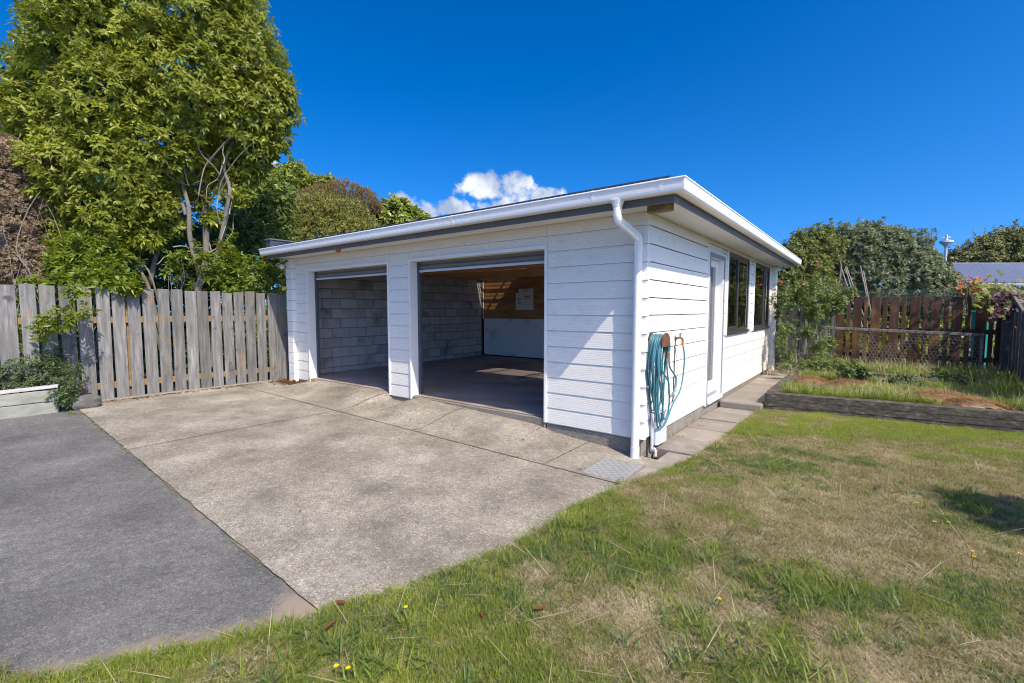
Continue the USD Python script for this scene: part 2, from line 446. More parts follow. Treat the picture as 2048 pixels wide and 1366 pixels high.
W = lambda v, w=1.0: (v * w, v * w, v)
M = {
    "siding": siding_mat("white_siding_paint", (0.79, 0.75, 0.675), (0.55, 0.51, 0.44)),
    "white": surf("white_trim_paint", [(0, (0.77, 0.74, 0.685)), (1, (0.82, 0.79, 0.735))], 3.0, rough=0.4, spec=0.45, stain=(0.52, 0.50, 0.46), stain_scale=4.0, stain_lo=0.62, stain_hi=0.85),
    "soffit": surf("soffit_paint", [(0, (0.66, 0.65, 0.62)), (1, (0.76, 0.75, 0.72))], 2.0, rough=0.6),
    "gutter": surf("white_gutter_plastic", [(0, (0.78, 0.75, 0.70)), (1, (0.83, 0.80, 0.75))], 2.0, rough=0.45, spec=0.3),
    "fascia": surf("grey_fascia_paint", [(0, (0.095, 0.097, 0.099)), (1, (0.13, 0.132, 0.134))], 4.0, rough=0.5, stain=(0.2, 0.2, 0.2), stain_scale=6.0, stain_lo=0.6, stain_hi=0.9),
    "grey_trim": surf("grey_blue_trim_paint", [(0, (0.19, 0.22, 0.25)), (1, (0.24, 0.27, 0.30))], 4.0, rough=0.5),
    "roof": surf("dark_roof_steel", [(0, (0.035, 0.042, 0.06)), (1, (0.05, 0.058, 0.08))], 1.5, rough=0.35, spec=0.5),
    "sarking": surf("pale_roof_underlay", [(0, (0.55, 0.54, 0.52)), (1, (0.66, 0.65, 0.63))], 2.0, rough=0.6),
    "clear": glass_mat("clear_roof_sheet", (0.90, 0.90, 0.88)),
    "pane": glass_mat("window_glass", (0.74, 0.78, 0.78)),
    "bronze": surf("bronze_aluminium", [(0, (0.035, 0.027, 0.022)), (1, (0.055, 0.042, 0.034))], 3.0, rough=0.35, spec=0.5),
    "pine": surf("roof_timber", [(0, (0.34, 0.16, 0.07)), (0.5, (0.48, 0.25, 0.115)), (1, (0.60, 0.36, 0.18))], 4.0, (1, 14, 14), rough=0.7, rnd=0.2),
    "plywood": surf("stained_plywood", [(0.25, (0.20, 0.088, 0.030)), (0.5, (0.36, 0.18, 0.066)), (0.75, (0.50, 0.275, 0.115))], 3.5, (1.0, 1, 3.2), rough=0.7, detail=8.0, grain=(0.12, 0.05, 0.018), gscale=60.0, gstretch=(0.35, 1, 1), g_lo=0.55, g_hi=0.8),
    "lining": surf("scuffed_white_lining", [(0, (0.62, 0.62, 0.62)), (1, (0.74, 0.74, 0.73))], 2.0, rough=0.6, stain=(0.30, 0.29, 0.28), stain_scale=3.0, stain_lo=0.56, stain_hi=0.8),
    "black": surf("black_skirting", [(0, (0.012, 0.012, 0.013)), (1, (0.02, 0.02, 0.02))], 3.0, rough=0.6),
    "block": surf("bare_concrete_block", [(0.2, (0.38, 0.36, 0.345)), (0.8, (0.54, 0.52, 0.50))], 3.0, rough=0.95, grain=(0.26, 0.245, 0.23), gscale=150.0, bump=0.5, bscale=180.0, bdist=0.004, rnd=0.14, stain=(0.055, 0.050, 0.046), stain_scale=1.6, stain_lo=0.56, stain_hi=0.74, stain2=(0.56, 0.54, 0.52), stain2_scale=5.0, stain2_lo=0.60, stain2_hi=0.75),
    "mortar": surf("dark_mortar", [(0, (0.045, 0.042, 0.04)), (1, (0.09, 0.085, 0.08))], 9.0, rough=0.95, bump=0.3),
    "white_block": surf("white_painted_block", [(0, (0.72, 0.69, 0.64)), (1, (0.79, 0.76, 0.71))], 8.0, rough=0.7, bump=0.35, bscale=140.0, bdist=0.004, stain=(0.55, 0.53, 0.50), stain_scale=5.0, stain_lo=0.6, stain_hi=0.85),
    "footing": surf("concrete_footing", [(0.2, (0.20, 0.172, 0.135)), (0.8, (0.38, 0.34, 0.28))], 5.0, rough=0.95, grain=(0.12, 0.105, 0.09), gscale=120.0, bump=0.6, bscale=70.0, bdist=0.01),
    "floor": surf("garage_floor_concrete", [(0.2, (0.27, 0.215, 0.19)), (0.5, (0.42, 0.35, 0.315)), (0.8, (0.50, 0.44, 0.40))], 1.6, rough=0.75, detail=7.0, grain=(0.18, 0.15, 0.14), gscale=90.0, stain=(0.035, 0.03, 0.028), stain_scale=1.3, stain_lo=0.60, stain_hi=0.72, stain2=(0.22, 0.13, 0.14), stain2_scale=0.9, stain2_lo=0.52, stain2_hi=0.7),
    "galv": surf("galvanised_steel", [(0, (0.25, 0.25, 0.24)), (1, (0.36, 0.36, 0.35))], 14.0, rough=0.5, metal=0.3, stain=(0.25, 0.2, 0.15), stain_scale=7.0, stain_lo=0.6, stain_hi=0.8),
    "roller": surf("grey_roller_curtain", [(0, (0.115, 0.113, 0.105)), (1, (0.145, 0.142, 0.132))], 2.0, rough=0.45),
    "guide": surf("dark_steel_guide", [(0, (0.05, 0.06, 0.07)), (1, (0.09, 0.10, 0.115))], 5.0, rough=0.5),
    "paling": surf("weathered_grey_timber", [(0.25, (0.085, 0.082, 0.077)), (0.5, (0.16, 0.156, 0.150)), (0.75, (0.27, 0.266, 0.258))], 7.0, (1, 3, 0.32), rough=0.95, detail=7.0, rnd=0.26, distortion=0.35,
                   grain=(0.12, 0.115, 0.11), gscale=55.0, gstretch=(1, 1.4, 0.06), g_lo=0.52, g_hi=0.72, stain=(0.25, 0.165, 0.075), stain_scale=3.6, stain_lo=0.585, stain_hi=0.74, stain2=(0.075, 0.068, 0.06), stain2_scale=5.5, stain2_lo=0.62, stain2_hi=0.72, bump=0.5, bscale=60.0, bstretch=(1, 1.4, 0.06), bdist=0.006),
    "rail": surf("tan_fence_rail", [(0, (0.20, 0.115, 0.04)), (1, (0.34, 0.21, 0.085))], 6.0, (1, 0.4, 4), rough=0.9),
    "red_paling": surf("stained_red_timber", [(0.25, (0.036, 0.017, 0.012)), (0.55, (0.085, 0.040, 0.027)), (0.8, (0.165, 0.085, 0.048))], 7.0, (2.5, 1, 0.3), rough=0.85, rnd=0.3, detail=6.0, grain=(0.05, 0.025, 0.018), gscale=50.0, gstretch=(1.4, 1, 0.06), g_lo=0.5, g_hi=0.75, stain=(0.26, 0.13, 0.035), stain_scale=1.6, stain_lo=0.56, stain_hi=0.72, bump=0.3, bscale=50.0, bstretch=(1.4, 1, 0.06)),
    "old_paling": surf("old_grey_timber", [(0.25, (0.13, 0.12, 0.10)), (0.7, (0.27, 0.25, 0.21))], 7.0, (2.5, 2.5, 0.3), rough=0.95, rnd=0.2, grain=(0.09, 0.085, 0.07), gscale=50.0, gstretch=(1.4, 1.4, 0.06), bump=0.4, bscale=50.0, bstretch=(1.4, 1.4, 0.06)),
    "dark_paling": surf("lichen_dark_timber", [(0.25, (0.03, 0.03, 0.032)), (0.7, (0.10, 0.10, 0.105))], 7.0, (2.5, 2.5, 0.3), rough=0.95, rnd=0.2, stain=(0.22, 0.22, 0.22), stain_scale=7.0, stain_lo=0.58, stain_hi=0.7),
    "planter": surf("peeling_green_white_boards", [(0.25, (0.17, 0.178, 0.145)), (0.5, (0.265, 0.268, 0.226)), (0.8, (0.38, 0.375, 0.325))], 5.0, (1, 1, 3), rough=0.85, detail=7.0, grain=(0.24, 0.24, 0.20), gscale=26.0, gstretch=(0.3, 0.3, 2.2), g_lo=0.56, g_hi=0.7, bump=0.3, bscale=40.0, bstretch=(0.2, 0.2, 2)),
    "planter_cap": surf("bleached_cap_board", [(0.25, (0.36, 0.34, 0.34)), (0.8, (0.62, 0.60, 0.60))], 8.0, (0.4, 0.4, 4), rough=0.9, bump=0.3),
    "rock": surf("mossy_grey_stone", [(0.25, (0.07, 0.065, 0.06)), (0.6, (0.15, 0.14, 0.13)), (0.85, (0.26, 0.24, 0.21))], 7.0, rough=0.95, detail=8.0, bump=0.9, bscale=38.0, bdist=0.02),
    "bed_wall": surf("mossy_board_marked_concrete", [(0.3, (0.034, 0.028, 0.020)), (0.48, (0.072, 0.061, 0.046)), (0.6, (0.115, 0.10, 0.078)), (0.75, (0.22, 0.20, 0.165))], 11.0, (1, 1, 2.2), rough=0.95, detail=8.0, grain=(0.05, 0.048, 0.04), gscale=60.0, g_lo=0.55, g_hi=0.75, bump=0.7, bscale=45.0, bdist=0.012, stain=(0.07, 0.075, 0.045), stain_scale=2.0, stain_lo=0.55, stain_hi=0.75),
    "paver": surf("path_concrete", [(0.25, (0.19, 0.158, 0.124)), (0.75, (0.35, 0.305, 0.25))], 3.2, rough=0.92, detail=7.0, grain=(0.19, 0.17, 0.15), gscale=170.0, rnd=0.10, bump=0.3, bscale=150.0, bdist=0.004, stain=(0.42, 0.39, 0.35), stain_scale=2.3, stain_lo=0.58, stain_hi=0.75),
    "bark": surf("grey_brown_bark", [(0.25, (0.085, 0.075, 0.06)), (0.75, (0.22, 0.20, 0.165))], 9.0, (1, 1, 0.4), rough=0.95, bump=0.6, bscale=40.0, bdist=0.01),
    "twig": surf("dry_pale_twig", [(0, (0.20, 0.17, 0.14)), (1, (0.36, 0.32, 0.27))], 9.0, rough=0.9),
    "soil": surf("dry_garden_soil", [(0.25, (0.075, 0.052, 0.034)), (0.7, (0.17, 0.125, 0.085))], 6.0, rough=1.0, detail=8.0, bump=0.8, bscale=30.0, bdist=0.03),
    "joint": surf("gritty_joint_fill", [(0.25, (0.10, 0.078, 0.055)), (0.7, (0.24, 0.195, 0.145))], 14.0, rough=1.0, detail=7.0),
    "hay_core": surf("matted_hay", [(0.25, (0.17, 0.10, 0.05)), (0.7, (0.36, 0.24, 0.13))], 22.0, rough=1.0, detail=8.0, bump=0.8, bscale=60.0),
    "earth": surf("far_ground", [(0.3, (0.035, 0.045, 0.018)), (0.7, (0.08, 0.075, 0.035))], 0.4, rough=1.0),
    "hose": surf("teal_hose_plastic", [(0, (0.035, 0.135, 0.165)), (1, (0.075, 0.22, 0.25))], 12.0, rough=0.38, spec=0.5),
    "rust": surf("rusty_steel", [(0.25, (0.085, 0.032, 0.018)), (0.75, (0.19, 0.08, 0.042))], 14.0, rough=0.7, bump=0.2),
    "orange": surf("orange_plastic", [(0, (0.62, 0.13, 0.025)), (1, (0.70, 0.17, 0.03))], 9.0, rough=0.4),
    "brass": surf("dull_brass", [(0, (0.16, 0.11, 0.06)), (1, (0.28, 0.20, 0.11))], 12.0, rough=0.45, metal=0.6),
    "darkpipe": surf("dark_pipe", [(0, (0.05, 0.04, 0.035)), (1, (0.10, 0.08, 0.07))], 9.0, rough=0.6),
    "grey_plastic": surf("light_grey_plastic", [(0, (0.46, 0.48, 0.50)), (1, (0.54, 0.56, 0.58))], 5.0, rough=0.45),
    "yellow_wood": surf("yellowed_timber", [(0.25, (0.13, 0.085, 0.035)), (0.75, (0.30, 0.215, 0.09))], 12.0, rough=0.8, stain=(0.07, 0.05, 0.03), stain_scale=16.0, stain_lo=0.55, stain_hi=0.7),
    "lamp": surf("lamp_cover", [(0, (0.55, 0.54, 0.50)), (1, (0.70, 0.69, 0.66))], 30.0, rough=0.25),
    "card": surf("white_carton", [(0, (0.62, 0.61, 0.58)), (1, (0.70, 0.69, 0.66))], 5.0, rough=0.7),
    "red_ink": surf("red_print", [(0, (0.42, 0.03, 0.03)), (1, (0.5, 0.05, 0.04))], 5.0, rough=0.7),
    "dark_ink": surf("dark_print", [(0, (0.12, 0.03, 0.03)), (1, (0.16, 0.05, 0.05))], 5.0, rough=0.7),
    "teal_bin": surf("teal_bin_plastic", [(0, (0.01, 0.20, 0.17)), (1, (0.02, 0.26, 0.22))], 4.0, rough=0.45),
    "wire": surf("galvanised_wire", [(0, (0.30, 0.28, 0.26)), (1, (0.42, 0.40, 0.37))], 9.0, rough=0.6),
    "green_wire": surf("dark_green_wire", [(0, (0.09, 0.12, 0.11)), (1, (0.15, 0.19, 0.18))], 9.0, rough=0.6),
    "blue_roof": surf("blue_grey_roof_steel", [(0, (0.20, 0.23, 0.30)), (1, (0.27, 0.30, 0.38))], 0.5, rough=0.45),
    "beige": surf("beige_wall_paint", [(0, (0.30, 0.28, 0.24)), (1, (0.36, 0.33, 0.29))], 1.0, rough=0.8),
    "blue_wall": surf("slate_blue_wall_paint", [(0, (0.08, 0.11, 0.15)), (1, (0.11, 0.14, 0.18))], 1.0, rough=0.8),
    "pole": surf("grey_pole_steel", [(0, (0.40, 0.41, 0.42)), (1, (0.48, 0.49, 0.50))], 2.0, rough=0.5),
    "apple": surf("red_apple_skin", [(0, (0.30, 0.02, 0.02)), (1, (0.5, 0.06, 0.04))], 9.0, rough=0.3),
    "petal": surf("yellow_petal", [(0, (0.72, 0.46, 0.01)), (1, (0.80, 0.56, 0.02))], 40.0, rough=0.6),
    "stem": surf("green_stem", [(0, (0.08, 0.13, 0.03)), (1, (0.12, 0.18, 0.04))], 9.0, rough=0.6),
    "dead_leaf": leaf_mat("dead_leaf", [(0.2, (0.146, 0.063, 0.023)), (0.6, (0.253, 0.140, 0.046)), (0.9, (0.332, 0.231, 0.077))], 0.7, 0.2, (0.4, 0.2, 0.05), 0.2),
    "straw": leaf_mat("dry_straw", [(0.2, (0.44, 0.375, 0.235)), (0.6, (0.65, 0.575, 0.395)), (0.9, (0.80, 0.74, 0.55))], 0.85, 0.15, (0.5, 0.42, 0.25), 0.1),
    "old_straw": leaf_mat("olive_straw", [(0.1, (0.20, 0.17, 0.07)), (0.5, (0.36, 0.30, 0.145)), (0.9, (0.54, 0.45, 0.25))], 0.8, 0.2, (0.35, 0.33, 0.1), 0.15),
    "hay": leaf_mat("reddish_hay", [(0.2, (0.308, 0.168, 0.084)), (0.6, (0.532, 0.322, 0.168)), (0.9, (0.728, 0.490, 0.266))], 0.8, 0.15, (0.4, 0.25, 0.1), 0.15),
    "grass": leaf_mat("lawn_blade", [(0.1, (0.152, 0.208, 0.030)), (0.5, (0.273, 0.328, 0.048)), (0.9, (0.469, 0.459, 0.078))], 0.5, 0.35, (0.22, 0.30, 0.03), 0.3),
    "grass_dark": leaf_mat("dark_lawn_blade", [(0.1, (0.089, 0.140, 0.039)), (0.6, (0.161, 0.209, 0.050)), (0.9, (0.241, 0.276, 0.058))], 0.45, 0.3, (0.1, 0.2, 0.03), 0.35),
    "grass_lime": leaf_mat("lime_grass_blade", [(0.1, (0.252, 0.312, 0.040)), (0.5, (0.415, 0.452, 0.056)), (0.9, (0.620, 0.603, 0.100))], 0.5, 0.35, (0.32, 0.38, 0.03), 0.3),
}


def soil_lawn_mat():
    n = {"g": ("geometry", {}), "n": ("noise_texture", {"scale": 14.0, "detail": 9.0, "roughness": 0.75}),
         "dry": ("rgb_ramp", {"ramp": [(0.25, (0.17, 0.135, 0.092)), (0.5, (0.40, 0.33, 0.235)), (0.75, (0.64, 0.55, 0.42))]}),
         "grn": ("rgb_ramp", {"ramp": [(0.25, (0.13, 0.125, 0.045)), (0.75, (0.27, 0.24, 0.10))]}),
         "at": ("attribute", {"attribute": "green"}), "mx": ("mix_color", {}), "f": ("noise_texture", {"scale": 170.0, "detail": 3.0}),
         "fr": ("map_range", {"from_min": 0.35, "from_max": 0.7, "to_min": 0.62, "to_max": 1.35, "clamp": True}), "sc": ("vector_math", {"math_type": "scale"}),
         "b": ("bump", {"strength": 0.8, "distance": 0.02}), "p": ("principled_bsdf", {"roughness": 1.0, "specular_ior_level": 0.1})}
    L = [("g.position", "n.vector"), ("n.fac", "dry.fac"), ("n.fac", "grn.fac"), ("at.fac", "mx.fac"), ("dry.color", "mx.a"), ("grn.color", "mx.b"), ("g.position", "f.vector"),
         ("f.fac", "fr.value"), ("mx.result", "sc.vector1"), ("fr.result", "sc.scale"), ("sc.vector", "p.base_color"), ("n.fac", "b.height"), ("b.normal", "p.normal")]
    return material("lawn_soil", n, L)


M["lawn"] = soil_lawn_mat()
M["asphalt"] = ground_mat("driveway_asphalt", [(0.25, (0.085, 0.083, 0.080)), (0.45, (0.128, 0.125, 0.120)), (0.6, (0.165, 0.161, 0.154)), (0.8, (0.26, 0.25, 0.236))], 1.3, 0.42,
                          [(0.0, (0.22, 0.22, 0.23)), (0.55, (0.42, 0.42, 0.43)), (0.85, (0.62, 0.61, 0.60)), (0.96, (0.95, 0.95, 0.93))], (0.27, 0.215, 0.165))
M["apron"] = ground_mat("apron_concrete", [(0.28, (0.158, 0.141, 0.114)), (0.42, (0.222, 0.200, 0.165)), (0.52, (0.27, 0.245, 0.203)), (0.62, (0.325, 0.297, 0.248)), (0.78, (0.44, 0.405, 0.345))], 1.6, 0.6,
                        [(0.0, (0.24, 0.24, 0.24)), (0.5, (0.46, 0.45, 0.44)), (0.85, (0.62, 0.60, 0.57)), (0.96, (0.92, 0.90, 0.86))], (0.46, 0.43, 0.38), dark=(0.075, 0.068, 0.058))

LEAF = {
    "big": leaf_mat("glossy_tree_leaf", [(0.05, (0.194, 0.218, 0.025)), (0.4, (0.369, 0.391, 0.041)), (0.75, (0.575, 0.546, 0.053)), (0.95, (0.876, 0.698, 0.072))], 0.40, 0.34, (0.40, 0.46, 0.03), 0.35),
    "sprout": leaf_mat("bright_sprout_leaf", [(0.05, (0.130, 0.179, 0.017)), (0.5, (0.231, 0.275, 0.022)), (0.9, (0.433, 0.427, 0.028))], 0.38, 0.35, (0.4, 0.42, 0.02), 0.45),
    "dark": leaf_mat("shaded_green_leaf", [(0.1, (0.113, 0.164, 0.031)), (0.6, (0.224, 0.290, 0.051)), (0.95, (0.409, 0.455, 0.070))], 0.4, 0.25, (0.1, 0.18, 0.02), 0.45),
    "mid": leaf_mat("mid_green_leaf", [(0.1, (0.230, 0.273, 0.047)), (0.6, (0.433, 0.462, 0.071)), (0.95, (0.725, 0.681, 0.098))], 0.4, 0.3, (0.2, 0.28, 0.02), 0.45),
    "olive": leaf_mat("olive_leaf", [(0.1, (0.227, 0.231, 0.057)), (0.6, (0.421, 0.392, 0.095)), (0.95, (0.658, 0.564, 0.157))], 0.55, 0.3, (0.28, 0.28, 0.05), 0.3),
    "rusty": leaf_mat("rusty_brown_leaf", [(0.1, (0.204, 0.151, 0.064)), (0.6, (0.364, 0.268, 0.111)), (0.95, (0.524, 0.393, 0.160))], 0.7, 0.2, (0.25, 0.18, 0.06), 0.2),
    "pinkish": leaf_mat("pinkish_brown_leaf", [(0.1, (0.280, 0.204, 0.130)), (0.5, (0.513, 0.364, 0.225)), (0.8, (0.692, 0.557, 0.328)), (0.95, (0.428, 0.523, 0.157))], 0.7, 0.2, (0.25, 0.18, 0.1), 0.2),
    "silver": leaf_mat("silver_green_leaf", [(0.1, (0.163, 0.189, 0.098)), (0.55, (0.301, 0.309, 0.163)), (0.85, (0.600, 0.520, 0.343)), (0.97, (1.204, 0.911, 0.714))], 0.5, 0.25, (0.3, 0.36, 0.15), 0.3),
    "autumn": leaf_mat("turning_apple_leaf", [(0.05, (0.175, 0.205, 0.053)), (0.5, (0.349, 0.337, 0.074)), (0.8, (0.592, 0.380, 0.104)), (0.97, (0.835, 0.293, 0.117))], 0.5, 0.3, (0.28, 0.25, 0.04), 0.35),
    "shrub": leaf_mat("shrub_leaf", [(0.1, (0.081, 0.121, 0.043)), (0.6, (0.162, 0.214, 0.068)), (0.95, (0.308, 0.329, 0.097))], 0.45, 0.25, (0.14, 0.2, 0.03), 0.4),
    "vine": leaf_mat("fence_vine_leaf", [(0.1, (0.149, 0.194, 0.053)), (0.55, (0.315, 0.345, 0.082)), (0.85, (0.557, 0.481, 0.117)), (0.97, (0.891, 0.555, 0.176))], 0.5, 0.3, (0.25, 0.28, 0.04), 0.35),
    "far": leaf_mat("far_olive_leaf", [(0.1, (0.216, 0.218, 0.088)), (0.6, (0.414, 0.375, 0.141)), (0.95, (0.630, 0.521, 0.202))], 0.7, 0.2, (0.2, 0.2, 0.05), 0.2),
    "grape_orange": leaf_mat("orange_vine_leaf", [(0.1, (0.40, 0.07, 0.02)), (0.5, (0.58, 0.17, 0.025)), (0.9, (0.66, 0.34, 0.05))], 0.5, 0.35, (0.7, 0.25, 0.03), 0.35),
    "grape_yellow": leaf_mat("yellow_green_vine_leaf", [(0.1, (0.17, 0.20, 0.03)), (0.5, (0.34, 0.32, 0.04)), (0.9, (0.52, 0.42, 0.07))], 0.5, 0.35, (0.55, 0.5, 0.05), 0.35),
    "grape_purple": leaf_mat("purple_vine_leaf", [(0.1, (0.07, 0.026, 0.028)), (0.6, (0.15, 0.05, 0.04)), (0.95, (0.30, 0.10, 0.045))], 0.45, 0.25, (0.3, 0.06, 0.05), 0.4),
}


# ---------------------------------------------------------------- foliage
def unit(v):
    return v / (np.linalg.norm(v, axis=-1, keepdims=True) + 1e-12)


def leaves(P, A, per, length, width, spread, droop, rng, fold=0.18):
    """a whorl of leaves at every point P round its axis A"""
    n = len(P)
    ref = np.where(np.abs(A[:, 2:]) < 0.9, [[0, 0, 1.0]], [[1.0, 0, 0]])
    s = unit(np.cross(A, ref))
    t = np.cross(A, s)
    az = (np.arange(per)[None] / per + rng.random((n, 1)) + rng.normal(0, 0.06, (n, per))) * 2 * np.pi
    th = spread * (0.55 + 0.75 * rng.random((n, per)))
    d = A[:, None] * np.cos(th)[..., None] + (s[:, None] * np.cos(az)[..., None] + t[:, None] * np.sin(az)[..., None]) * np.sin(th)[..., None]
    d[..., 2] -= droop * (0.5 + rng.random((n, per)))
    d = unit(d).reshape(-1, 3)
    A2 = np.repeat(A, per, 0) + rng.normal(0, 0.25, (n * per, 3))
    base = np.repeat(P, per, 0) + np.repeat(A, per, 0) * (rng.random((n * per, 1)) - 0.5) * length * 0.9
    L = length * (0.65 + 0.6 * rng.random((n * per, 1))) * np.repeat(0.65 + 0.75 * rng.random((n, 1)), per, 0)
    w = unit(np.cross(d, A2))
    nn = np.cross(w, d)
    W_ = width * (L / length) * 0.5
    mid = base + d * L * 0.48
    v = np.stack([base + d * L * 0.08, mid + w * W_ + nn * fold * W_, mid, mid - w * W_ + nn * fold * W_, base + d * L - [[0, 0, 1]] * L * droop * 0.35], 1)
    k = np.arange(len(d))[:, None] * 5
    f = np.stack([k + [0, 2, 1], k + [0, 3, 2], k + [1, 2, 4], k + [2, 3, 4]], 1).reshape(-1, 3)
    return v.reshape(-1, 3), f


def crown_points(lobes, n, rng, shell=0.35, lump=0.35, up=0.5, zmin=None, lump_scale=1.6):
    """points over the outer shell of the union of balls (centre, radius), with an uneven outline"""
    C = np.array([l[0] for l in lobes])
    r = np.array([l[1] for l in lobes])
    pick = rng.choice(len(r), int(n * 1.9), p=r**2 / (r**2).sum())
    d = unit(rng.normal(size=(len(pick), 3)))
    wob = fbm(d * lump_scale + pick[:, None] * 7.3 + 50, 3, 5)
    rad = r[pick] * (1 - lump + 2 * lump * wob) * (1 - shell * rng.random(len(pick)) ** 1.6)
    P = C[pick] + d * rad[:, None]
    dist = np.linalg.norm(P[:, None] - C[None], axis=2) / r[None]
    dist[np.arange(len(pick)), pick] = 9
    ok = dist.min(1) > 0.66
    if zmin is not None:
        ok &= P[:, 2] > zmin
    P, d = P[ok][:n], d[ok][:n]
    A = unit(d * 0.75 + np.array([0, 0, up]) + rng.normal(0, 0.35, d.shape))
    return P, A


def px_lobes(spec, depth):
    """lobes from (x, y, radius, depth offset) as measured in the photograph, to real balls"""
    return [(at(x, y, depth + o), r * (depth + o) / FOCAL) for x, y, r, o in spec]


def limb(a, b, r0, r1, rng, n=7, bend=0.12):
    a, b = np.asarray(a, float), np.asarray(b, float)
    t = np.linspace(0, 1, n)[:, None]
    p = a + (b - a) * t
    j = rng.normal(0, bend * np.linalg.norm(b - a) / n, (n, 3))
    j[0] = j[-1] = 0
    return smooth_path(p + np.cumsum(j, 0) * (1 - t) * t * 4, 3), r0, r1


def add_limb(mb, a, b, r0, r1, rng, sides=7, n=6, bend=0.25):
    p, _, _ = limb(a, b, r0, r1, rng, n, bend)
    mb.tube(p, np.linspace(r0, r1, len(p)), sides)
    return p


def plant(name, label, category, lobes, n, per, length, width, spread, droop, mat, seed, base=None, trunk_r=0.06, shell=0.35, lump=0.35, up=0.5, group=None, stems=3, zmin=None, inner=0.25, bark="bark", lump_scale=1.6, shoots=0, shoot_len=0.5):
    """a tree or shrub: crown of leaf whorls, trunk and limbs from the ground into the lobes"""
    rng = np.random.default_rng(seed)
    C = np.array([l[0] for l in lobes])
    if base is None:
        base = np.array([C[:, 0].mean(), C[:, 1].mean(), 0.0])
    t = empty(name, loc=base, label=label, category=category, group=group)
    P, A = crown_points(lobes, n, rng, shell, lump, up, zmin, lump_scale)
    if inner:
        k = int(n * inner)
        pk = rng.integers(0, len(lobes), k)
        Q = C[pk] + unit(rng.normal(size=(k, 3))) * (np.array([l[1] for l in lobes])[pk] * 0.7 * rng.random(k) ** 0.5)[:, None]
        if zmin is not None:
            Q = Q[Q[:, 2] > zmin]
        P, A = np.vstack([P, Q]), np.vstack([A, unit(rng.normal(size=(len(Q), 3)) + [0, 0, 0.6])])
    if shoots:
        k = rng.integers(0, len(P), shoots)
        for q, a in zip(P[k], A[k]):
            d = unit(a * 0.6 + np.array([0, 0, 0.9]))
            tt = np.linspace(0.1, 1, 7)[:, None] * shoot_len * rng.uniform(0.5, 1.2)
            P = np.vstack([P, q + d * tt + rng.normal(0, 0.02, (7, 3))])
            A = np.vstack([A, np.repeat(d[None], 7, 0)])
    v, f = leaves(P - base, A, per, length, width, spread, droop, rng)
    put("crown", (v, f), mat, t, kind="stuff")
    mb = MB()
    top = C[np.argmax(C[:, 2])]
    for k in range(stems):
        foot = np.array([rng.normal(0, 0.08), rng.normal(0, 0.08), -0.1])
        goal = C[rng.integers(len(C))] - base
        add_limb(mb, foot, goal, trunk_r * (0.7 + 0.5 * rng.random()), trunk_r * 0.25, rng)
    for c, r in lobes:
        s = C[rng.integers(len(C))] - base
        s = s * 0.5
        add_limb(mb, s, c - base, trunk_r * 0.4, trunk_r * 0.1, rng, 5)
    put("trunk", mb, M[bark], t, smooth=True)
    return t


# ---------------------------------------------------------------- ground
def g0(X):
    return 0.014 * np.maximum(0.0, -np.asarray(X, float))


RAMP_X = [-7.2, -6.5, -6.4, -6.2, -4.25, -4.1, -4.03, -3.62, -3.5, -3.4, -1.35, -1.2, -1.1, -0.8, -0.4, -0.1, 0.2, 3.0]
RAMP_H = [0.0, 0.0, 0.06, 0.10, 0.135, 0.12, 0.03, 0.02, 0.11, 0.14, 0.09, 0.065, 0.04, 0.015, -0.005, -0.035, -0.04, -0.04]


def apron_z(X, Y):
    X, Y = np.broadcast_arrays(np.asarray(X, float), np.asarray(Y, float))
    h = np.interp(X, RAMP_X, RAMP_H)
    t = np.clip((Y + 0.80) / 0.72, 0, 1)
    return g0(X) + h * t * t * (3 - 2 * t) + 0.008 * (fbm(np.stack([X * 0.8, Y * 0.8, X * 0], -1), 3, 4) - 0.5)


EDGE_PX = [(1385, 925), (1330, 950), (1280, 968), (1235, 985), (1180, 1012), (1130, 1040), (1090, 1068), (1050, 1088), (1000, 1112), (950, 1133), (900, 1152), (850, 1172), (800, 1192),
           (740, 1208), (680, 1222), (640, 1240), (600, 1256), (540, 1272), (480, 1284), (420, 1300), (350, 1314), (280, 1330), (200, 1348), (100, 1372)]
EDGE = np.array([ground_at(x, y, 0.0)[:2] for x, y in EDGE_PX])

LAWN = sg.Polygon([(0.56, 3.05), (0.545, 1.6), (0.50, 0.3), (0.47, 0.0)] + [tuple(p) for p in EDGE] + [(-2.2, -5.2), (-3.2, -6.5), (9.0, -6.5), (9.0, 3.55), (3.27, 3.35), (0.75, 3.06)]).buffer(0)
shapely.prepare(LAWN)
in_lawn = lambda X, Y: shapely.contains_xy(LAWN, np.asarray(X, float), np.asarray(Y, float))
_EL = sg.LineString(EDGE)


def edge_dist(X, Y):
    return shapely.distance(shapely.points(np.stack([np.ravel(X), np.ravel(Y)], 1)), _EL).reshape(np.shape(X))


